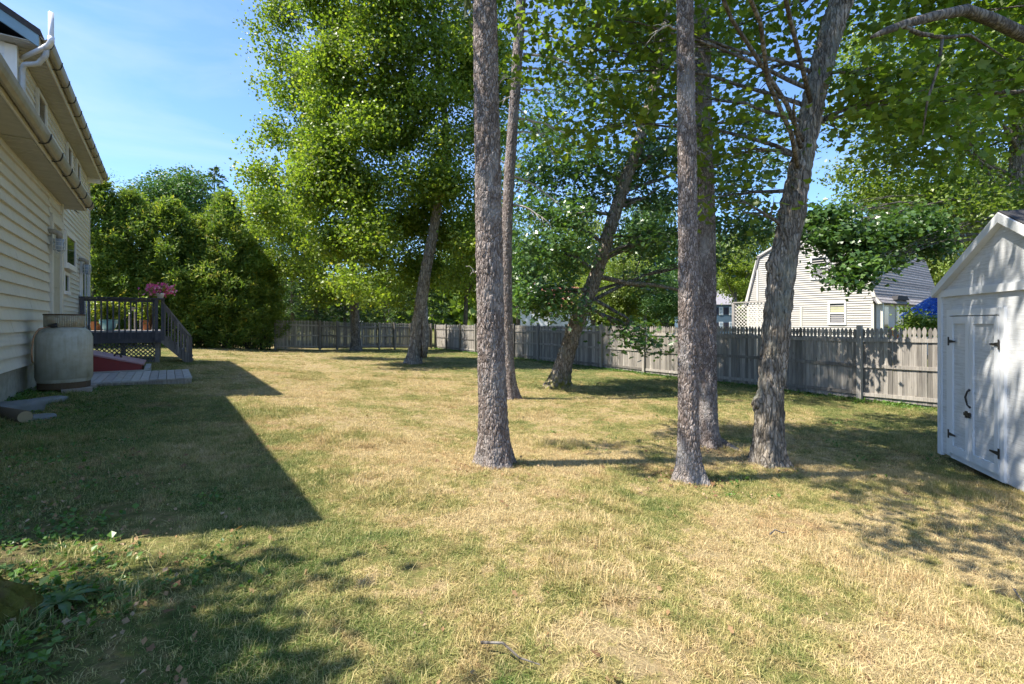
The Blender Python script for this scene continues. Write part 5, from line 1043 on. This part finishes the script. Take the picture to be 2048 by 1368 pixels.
for k, (px, ty, d, r, ly, lab) in enumerate(((585, 330, 37, 3.2, 655, 'dark spruce just behind the end of the brownish fence'), (632, 300, 39, 3., 650, 'dark spruce with visible thin trunk behind the back fence'), (770, 350, 40, 3.4, 650, 'bluish spruce behind the back fence beside the sunlit maple'), (850, 380, 42, 3., 655, 'spruce behind the back fence near its far corner'), (690, 350, 43, 3.2, 640, 'spruce directly behind the single grey maple trunk'))):
    conifer(lab, px, ty, -2, d, r, ly, 'leaf_conifer', 50 + k, 7500, 'spruce', .26, 56, 'spruces behind the back fence')
for (px, ty, d, r, mat, gi, ly, lab, nm) in (
    (930, 380, 43, 4.2, 'leaf_maple', 1, 645, 'bright maple standing behind the fence corner', 'leafy_tree'), (1035, 385, 52, 4.6, 'leaf_forest', 2, 640, 'green tree left of the red roofed house', 'leafy_tree'),
    (1255, 470, 31, 3.0, 'leaf_pale', 3, 668, 'pale yellowish leafy tree behind the fence beside the leaning oak', 'leafy_tree'), (1330, 520, 29, 2.5, 'leaf_pale', 0, 668, 'low pale green tree behind the fence and the paired spruce trunks', 'leafy_tree'),
    (1185, 520, 35, 2.0, 'leaf_maple', 1, 660, 'small bright tree in front of the red roof', 'leafy_tree'), (1150, 375, 62, 6.5, 'leaf_forest', 3, 640, 'tall green tree far behind the red roofed house', 'leafy_tree'),
    (1290, 360, 66, 7., 'leaf_forest', 0, 640, 'broad green tree far behind the pale leafy tree', 'leafy_tree'), (1420, 390, 100, 9., 'leaf_forest', 2, 640, 'green tree behind the dark blue house', 'leafy_tree'), (1500, 405, 60, 5.6, 'leaf_maple', 3, 650, 'light green tree left of the gambrel roof', 'leafy_tree'),
    (1470, 500, 48, 2.6, 'leaf_forest', 1, 600, 'smaller green tree between the blue house and the gambrel house', 'leafy_tree'),
    (1600, 415, 62, 6., 'leaf_forest', 0, 620, 'green tree rising behind the gambrel peak', 'leafy_tree'), (1720, 400, 60, 6., 'leaf_maple', 2, 620, 'green tree behind the shingled gambrel roof', 'leafy_tree'), (1850, 330, 58, 6.5, 'leaf_forest', 1, 640, 'large green tree far behind the umbrella', 'leafy_tree'), (1985, 250, 50, 6.5, 'leaf_maple', 3, 640, 'bright tree far behind the shed roof', 'leafy_tree'),
    (90, 420, 60, 6, 'leaf_forest', 2, 640, 'tree hidden mostly behind the cream house', 'leafy_tree')):
    bg_tree(lab, px, ty, -2, d, r, mat, gc[gi], ly, px * .37, nm, group='trees beyond the fences')
# far wood closing the horizon
rg = np.random.default_rng(77); fw = []
for px in np.arange(-500, 2700, 70):
    d = rg.uniform(115, 150); c_ = W(px, HY, d); hgt = rg.uniform(13, 19)
    fw.append((c_.x, c_.y, hgt * .45 - 2, 8., 8., hgt * .55, 1))
pos, tw, ci, out, tint = clump_points(fw, 70000, rg, 20, 1.4, .9, .2)
o = link('far_wood', leaf_mesh('far_wood', pos, rg.uniform(1.5, 2.6, len(pos)), T_RHOMB, np.array([0, 0, .5]) + rg.normal(size=pos.shape), rg, None, tint), M['leaf_forest']); tag(o, 'distant mass of green woodland behind all houses', 'wood', kind='stuff')
# shrub in front of the gambrel porch
sh = W(1838, 640, 17.5); root = thing('shrub', (sh.x, sh.y, -2), 'dark leafy shrub between the fence and the gambrel porch', 'shrub')
broad_crown(root, [Vector((sh.x, sh.y, -2)), Vector((sh.x, sh.y, -.5))], [.05, .04], pc([(1832, 640, 17.5, .32, .3, .2, 1), (1850, 650, 17.4, .35, .35, .2, 1), (1828, 662, 17.5, .5, .5, .2, 1), (1872, 655, 17.4, .4, .4, .2, 1), (1812, 618, 17.6, .12, .12, .14, .9)]), 2600, .11, T_RHOMB, 'leaf_forest', 'bark_grey', 141, .16, 14, .8, True, .3, 6, .025)

# ------------------------------------------------------------------ pots on the deck
def potted(name, label, c, prof, mat, leaf, n, r, h, seed, size=.09, flowers=None):
    root = thing(name, c, label, 'potted plant')
    MB().lathe(c, prof, 28).build('pot', M[mat], root, True); top = prof[-1][1]
    rg = np.random.default_rng(seed)
    cl = [(c.x + rg.uniform(-.5, .5) * r, c.y + rg.uniform(-.5, .5) * r, c.z + top + h * rg.uniform(.15, .75), r * .5, r * .5, h * .3, 1) for _ in range(7)]
    pos, tw, ci, out, tint = clump_points(cl, n, rg, 10, .07, .8, .3)
    nrm = np.array([0, 0, .8]) + .8 * rg.normal(size=pos.shape)
    o = link('foliage', leaf_mesh('foliage', pos, size * rg.uniform(.7, 1.3, len(pos)), T_RHOMB, nrm, rg, None, tint), M[leaf], root); o.matrix_parent_inverse = wm(root).inverted()
    m_ = MB()
    for k in range(8): e = tw[k % len(tw)]; m_.tube([(c.x, c.y, c.z + top * .8), ((c.x + e[0]) / 2, (c.y + e[1]) / 2, c.z + top + h * .3), tuple(e)], [.012, .01, .004], 5)
    m_.build('stem', M['leaf_weed'], root)
    if flowers:
        fp = np.concatenate([np.array(q_) + rg.normal(size=(flowers[1] // 6, 3)) * np.array([.14, .14, .08]) for q_ in [(c.x + rg.uniform(-.6, .6) * r, c.y + rg.uniform(-.6, .6) * r, c.z + top + h * rg.uniform(.35, .8)) for _ in range(6)]])
        o = link('blossom', leaf_mesh('blossom', fp, .085 * rg.uniform(.7, 1.2, len(fp)), T_MAPLE, -np.array([FWD.x, FWD.y, -.4]) + .6 * rg.normal(size=fp.shape), rg), M[flowers[0]], root); o.matrix_parent_inverse = wm(root).inverted(); o['kind'] = 'stuff'
    return root
bowl = [(.10, 0), (.14, .02), (.20, .12), (.245, .24), (.25, .30), (.235, .33), (.265, .345), (.265, .37)]
potted('potted_plant', 'bushy yellow-green plant in a glazed teal pot on the deck', Vector((-1.62, 21.35, -.27)), bowl, 'ceramic_teal', 'leaf_pot', 1500, .62, .85, 1)
potted('potted_plant', 'upright plant in a terracotta pot by the deck corner', Vector((-.58, 21.6, -.27)), [(.12, 0), (.17, .30), (.185, .31), (.185, .36)], 'terracotta', 'leaf_pot', 800, .34, .85, 2)
potted('potted_plant', 'leafy plant at the house end of the deck railing', Vector((-2.0, 21.9, -.27)), [(.12, 0), (.17, .26), (.185, .27), (.185, .31)], 'terracotta', 'leaf_pot', 700, .4, .8, 3)
potted('flower_pot', 'pink petunias spilling from a white pot on the railing post', Vector((-.17, 18.70, DZ + 1.03)), [(.07, 0), (.10, .12), (.115, .13), (.115, .16)], 'pot_white', 'leaf_pot', 260, .26, .24, 4, .06, ('petal', 260))
gr = thing('ornamental_grass', (-.42, 19.2, -.27), 'wispy dry ornamental grass beside the pink petunias', 'plant')
m_ = MB(); r = random.Random(4)
for k in range(26):
    a = r.uniform(0, 6.28); b = Vector((-.42, 19.2, -.2)); e = b + Vector((math.cos(a) * .3, math.sin(a) * .3, r.uniform(.9, 1.35))); m_.tube(bez(b, b.lerp(e, .5) + Vector((0, 0, .2)), e, 5), [.006, .006, .005, .006, .012], 4)
m_.build('blade', M['leaf_litter'], gr)

# ------------------------------------------------------------------ lawn: blades, weeds, litter
SRC = bpy.data.collections.new('grass_sources')
def src_obj(coll, name, me, mat):
    o = bpy.data.objects.new(name, me); me.materials.append(mat); coll.objects.link(o); return o
def tuft(seed, nb, rad, h0, h1, lean, w):
    rg = np.random.default_rng(seed); V = []; tint = []
    for _ in range(nb):
        a, r_ = rg.uniform(0, 6.28), rad * math.sqrt(rg.random()); b = np.array([r_ * math.cos(a), r_ * math.sin(a), -.01]); h = rg.uniform(h0, h1)
        da = rg.uniform(0, 6.28); dv = np.array([math.cos(da), math.sin(da), 0]); sd = np.array([-dv[1], dv[0], 0]); l = abs(rg.normal(0, lean))
        m = b + dv * l * h * .35 + np.array([0, 0, h * .6 / (1 + .4 * l)]); e = b + dv * l * h * 1.0 + np.array([0, 0, h / (1 + .9 * l)])
        wd_ = w * rg.uniform(.6, 1.2)
        V += [b - sd * wd_, b + sd * wd_, m + sd * wd_ * .8, b - sd * wd_, m + sd * wd_ * .8, m - sd * wd_ * .8, m - sd * wd_ * .8, m + sd * wd_ * .8, e]; t_ = rg.random(); tint += [t_] * 3
    return np_mesh('tuft', np.array(V), 3, np.array(tint))
def cover(seed, n, rad, size, hmax, tm=T_RHOMB):
    rg = np.random.default_rng(seed); a = rg.random(n) * 6.28; r_ = rad * np.sqrt(rg.random(n)); pos = np.stack([r_ * np.cos(a), r_ * np.sin(a), rg.random(n) * hmax], 1)
    return leaf_mesh('cover', pos, size * rg.uniform(.6, 1.3, n), tm, np.array([0, 0, 1.]) + .5 * rg.normal(size=pos.shape), rg)
for k in range(5): src_obj(SRC, 'a_tuft_%d' % k, tuft(100 + k, 42, .085, .016, .052, 1.3, .0019), M['grass_blade'])
src_obj(SRC, 'b_tuft_0', tuft(120, 46, .06, .04, .095, .8, .0016), M['grass_blade'])
src_obj(SRC, 'b_tuft_1', tuft(121, 40, .07, .02, .05, 1.6, .002), M['grass_blade'])
WEED = bpy.data.collections.new('weed_sources')
src_obj(WEED, 'a_cover_0', cover(1, 18, .10, .032, .05), M['leaf_weed']); src_obj(WEED, 'a_cover_1', cover(2, 26, .11, .024, .04), M['leaf_weed']); src_obj(WEED, 'a_cover_2', cover(3, 10, .09, .042, .05), M['leaf_weed'])
LIT = bpy.data.collections.new('litter_sources')
src_obj(LIT, 'a_litter_0', cover(5, 2, .10, .042, .02, T_OAK), M['leaf_litter']); src_obj(LIT, 'a_litter_1', cover(6, 1, .05, .045, .02, T_MAPLE), M['leaf_litter']); src_obj(LIT, 'a_litter_2', cover(7, 4, .12, .026, .02), M['leaf_litter'])
def scatter(name, coll, pts, scl, idx, mat, label, cat):
    n = len(pts); me = bpy.data.meshes.new(name); me.vertices.add(n); me.vertices.foreach_set('co', np.ascontiguousarray(pts, np.float32).ravel())
    rg = np.random.default_rng(n)
    a = me.attributes.new('scl', 'FLOAT', 'POINT'); a.data.foreach_set('value', scl.astype(np.float32))
    a = me.attributes.new('pick', 'INT', 'POINT'); a.data.foreach_set('value', idx.astype(np.int32))
    rot = np.stack([rg.normal(0, .10, n), rg.normal(0, .10, n), rg.random(n) * 6.2832], 1).astype(np.float32)
    a = me.attributes.new('rot', 'FLOAT_VECTOR', 'POINT'); a.data.foreach_set('vector', rot.ravel())
    me.update(); o = link(name, me, mat); tag(o, label, cat, kind='stuff')
    ng = bpy.data.node_groups.new(name, 'GeometryNodeTree'); ng.interface.new_socket('Geometry', in_out='INPUT', socket_type='NodeSocketGeometry'); ng.interface.new_socket('Geometry', in_out='OUTPUT', socket_type='NodeSocketGeometry')
    gi, go = ng.nodes.new('NodeGroupInput'), ng.nodes.new('NodeGroupOutput'); ip = ng.nodes.new('GeometryNodeInstanceOnPoints'); ci = ng.nodes.new('GeometryNodeCollectionInfo')
    ci.inputs['Collection'].default_value = coll; ci.inputs['Separate Children'].default_value = True; ci.inputs['Reset Children'].default_value = True
    def at(nm, ty):
        q = ng.nodes.new('GeometryNodeInputNamedAttribute'); q.data_type = ty; q.inputs['Name'].default_value = nm; return next(s_ for s_ in q.outputs if s_.enabled and s_.name == 'Attribute')
    L = ng.links; L.new(gi.outputs[0], ip.inputs['Points']); L.new(ci.outputs[0], ip.inputs['Instance']); ip.inputs['Pick Instance'].default_value = True
    L.new(at('pick', 'INT'), ip.inputs['Instance Index']); L.new(at('rot', 'FLOAT_VECTOR'), ip.inputs['Rotation']); L.new(at('scl', 'FLOAT'), ip.inputs['Scale']); L.new(ip.outputs[0], go.inputs[0])
    md = o.modifiers.new('scatter', 'NODES'); md.node_group = ng; return o
def fan_points(n, d0, d1, tmax, power, rg):
    """points in the viewed wedge of lawn: rows nearer the camera are planted denser"""
    u = rg.random(n); d = (d0 ** power + u * (d1 ** power - d0 ** power)) ** (1 / power); l = rg.uniform(-tmax, tmax, n) * d
    return d * FWD.x + l * RGT.x, d * FWD.y + l * RGT.y, d
def in_yard(x, y):
    k = (x > -1.98) & (x < 13.8 + .09 * y - .02) & (y < 32.2 + .11 * (x - 5.3) + np.where(x < 5.3, -.4, 0) - .05)
    k &= ~((x > -1.7) & (x < .46) & (y > 12.1) & (y < 14.45)); k &= ~((x < -.3) & (y > 14.4) & (y < 16.1)); k &= ~((x < DX1 - .05) & (y > DY0 + .2) & (y < DY1))
    k &= ~((x + 1.5) ** 2 + (y - 11.72) ** 2 < .3 ** 2)
    rel = np.stack([x - S0.x, y - S0.y], 1); a_ = rel @ np.array([su.x, su.y]); b_ = rel @ np.array([sn.x, sn.y]); k &= ~((a_ > -.02) & (a_ < SW) & (b_ < .02) & (b_ > -3))
    for rt, rd in ((r1, .17), (r2, .16), (r4, .13), (r5, .15), (r6, .22), (r3, .35), (r7, .35)): k &= ((x - rt.location.x) ** 2 + (y - rt.location.y) ** 2 > rd ** 2)
    return k
rg = np.random.default_rng(99)
X = []; Y = []; D = []
for (n, d0, d1, pw) in ((30000, 1.3, 6, 1.7), (62000, 4.5, 16, 1.25), (46000, 13, 40, 1.1)):
    x, y, d = fan_points(n, d0, d1, 1.18, pw, rg); X.append(x); Y.append(y); D.append(d)
x, y, d = map(np.concatenate, (X, Y, D)); k = in_yard(x, y)
bare = (x < .05) & (y < 4.3) & (rg.random(len(x)) < .78); k &= ~bare
hole = (np.sin(x * 3.7 + 1.6 * np.sin(y * 2.9)) * np.sin(y * 4.3 + 1.9 * np.sin(x * 2.3)) + .5 * np.sin(x * 9.1 + y * 7.3) * np.sin(y * 10.7 - x * 6.1)) > .62; k &= ~(hole & (rg.random(len(x)) < .7))
x, y, d = x[k], y[k], d[k]
pick = rg.choice(7, len(x), p=[.16, .16, .16, .15, .15, .10, .12])
patch = np.sin(x * 1.9 + 1.2 * np.sin(y * 1.3)) * np.sin(y * 1.7 + 1.1 * np.sin(x * .9))
pick = np.where((patch > .62) & (rg.random(len(x)) < .6), 5, pick)
scl = rg.uniform(.5, 1.25, len(x)) * (1 + .35 * (patch > .55)) * np.interp(d, [1, 8, 20, 40], [.8, 1.0, 1.25, 1.5])
scatter('lawn_grass', SRC, np.stack([x, y, ground_np(x, y)], 1), scl, pick, M['grass_blade'], 'short dry and green grass blades covering the lawn', 'grass')
# broad leaved weeds: near left corner, along the fences and the foundation
x1_, y1_, d1_ = fan_points(26000, 1.4, 9, 1.15, 1.5, rg)
n1 = np.sin(x1_ * 2.3 + 2 * np.sin(y1_ * 1.1)) * np.sin(y1_ * 2.1 + 1.7 * np.sin(x1_ * 1.3))
left = np.clip((.55 - x1_) / .9, 0, 1) * np.clip((4.5 - y1_) / 1.2, 0, 1); k1 = in_yard(x1_, y1_) & (rg.random(len(x1_)) < .24 * left * (n1 > -.25) + .02 * (n1 > .5) * (x1_ > 4) + .10 * np.clip(-x1_, 0, 1))
tt = rg.random(900); fx = FA.x + (FC.x - FA.x) * tt - rg.exponential(.18, 900) - .05; fy = FA.y + (FC.y - FA.y) * tt
wx = -1.95 + rg.exponential(.12, 160); wy = rg.uniform(9.5, 12, 160)
x = np.concatenate([x1_[k1], fx, wx]); y = np.concatenate([y1_[k1], fy, wy]); sc = np.concatenate([rg.uniform(.55, 1.1, k1.sum()), rg.uniform(.8, 1.8, 900), rg.uniform(.8, 1.5, 160)])
scatter('ground_cover', WEED, np.stack([x, y, ground_np(x, y)], 1), sc, rg.integers(0, 3, len(x)), M['leaf_weed'], 'low broad leaved weeds creeping through the lawn and along the fence', 'weeds')
x1_, y1_, d1_ = fan_points(5200, 1.4, 12, 1.15, 1.4, rg); k1 = in_yard(x1_, y1_) & (rg.random(len(x1_)) < np.where((x1_ < .1) & (y1_ < 6), .9, .08))
rb = [(q_.location.x, q_.location.y, w_) for q_, w_ in ((r1, .2), (r2, .2), (r4, .16), (r5, .2), (r6, .28), (r3, .45), (r7, .4))]; ex = []; ey = []
for (bx_, by_, bw_) in rb:
    aa = rg.random(70) * 6.28; rr_2 = bw_ + rg.exponential(.16, 70); ex.append(bx_ + rr_2 * np.cos(aa)); ey.append(by_ + rr_2 * np.sin(aa))
x1_ = np.concatenate([x1_[k1]] + ex); y1_ = np.concatenate([y1_[k1]] + ey); k1 = np.ones(len(x1_), bool)
scatter('leaf_litter', LIT, np.stack([x1_[k1], y1_[k1], ground_np(x1_[k1], y1_[k1]) + .012], 1), rg.uniform(.6, 1.3, k1.sum()), rg.integers(0, 3, k1.sum()), M['leaf_litter'], 'brown fallen leaves strewn on the ground', 'leaves')
# mossy rotten stump at the near left
sp0 = G(-42, 1240); st = thing('tree_stump', sp0, 'rotting mossy tree stump at the edge of the near lawn', 'stump')
tq = np.linspace(0, 1, 44); th = np.linspace(0, 2 * math.pi, 96, endpoint=False); rgq = np.random.default_rng(8)
TH, TQ = np.meshgrid(th, tq); TQ = TQ ** 1.3
q_ = np.stack([np.cos(TH) * .2 + 5, np.sin(TH) * .2, TQ * .3], -1).reshape(-1, 3); wa, wb = worley(q_ * np.array([16, 16, 5]), 4); wc, wd2 = worley(q_ * 34, 5); wr = ((wb - wa) * .05 + (wd2 - wc) * .022 - .03).reshape(TH.shape)
jag = .02 * np.sin(4 * TH + 1) + .018 * wr / .03 + .01 * np.sin(13 * TH)
R_ = np.sqrt(np.clip(1 - (np.clip(TQ - .35, 0, 1) / .65) ** 2, 0, 1)) * .17 * (1 + 1.1 * np.exp(-TQ * 3.2) * (.6 + .5 * np.cos(3 * TH + .6))) * (1 - .2 * TQ) + wr * (TQ < .97)
Z_ = -.08 + TQ * (.23 + jag)
link('stump_wood', grid_mesh('stump_wood', np.stack([sp0.x + R_ * np.cos(TH), sp0.y + R_ * np.sin(TH), sp0.z + Z_], -1), True), M['moss'], st).matrix_parent_inverse = wm(st).inverted()
# sticks on the lawn
for (pa, pb, lab) in (((962, 1302), (1080, 1345), 'thin dark twig lying on the dry near lawn'), ((2030, 1190), (2047, 1215), 'short pale stick on the lawn in front of the shed'), ((1540, 1078), (1575, 1072), 'short pale twig in the sunny lawn before the leaning maple')):
    a, b = G(*pa), G(*pb); o = MB().tube([a + Vector((0, 0, .035)), a.lerp(b, .4) + Vector((.01, .02, .05)), a.lerp(b, .7) + Vector((-.01, 0, .035)), b + Vector((0, 0, .03))], [.006, .005, .004, .002], 6).build('twig', M['bark_grey'], None); tag(o, lab, 'twig')
# broad leaved rosette weed near the stump
ro = G(118, 1215); root = thing('dandelion', ro, 'rosette weed with long leaves beside the mossy stump', 'weed')
for k in range(11):
    a = k * .571 * 1.1; L = .13 + .05 * (k % 3) / 2; pts = []
    for i in range(6):
        t = i / 5; wv = .016 * math.sin(math.pi * min(1, t * .9 + .1)) * (1 + .4 * (i % 2)); c_ = ro + Vector((math.cos(a) * L * t, math.sin(a) * L * t, .02 + .10 * t - .10 * t * t)); sd = Vector((-math.sin(a), math.cos(a), 0)) * wv
        pts.append([c_ - sd, c_ + Vector((0, 0, -.004)), c_ + sd])
    o = link('leaf', grid_mesh('leaf', np.array([[tuple(v) for v in row] for row in pts])), M['leaf_weed'], root); o.matrix_parent_inverse = wm(root).inverted()
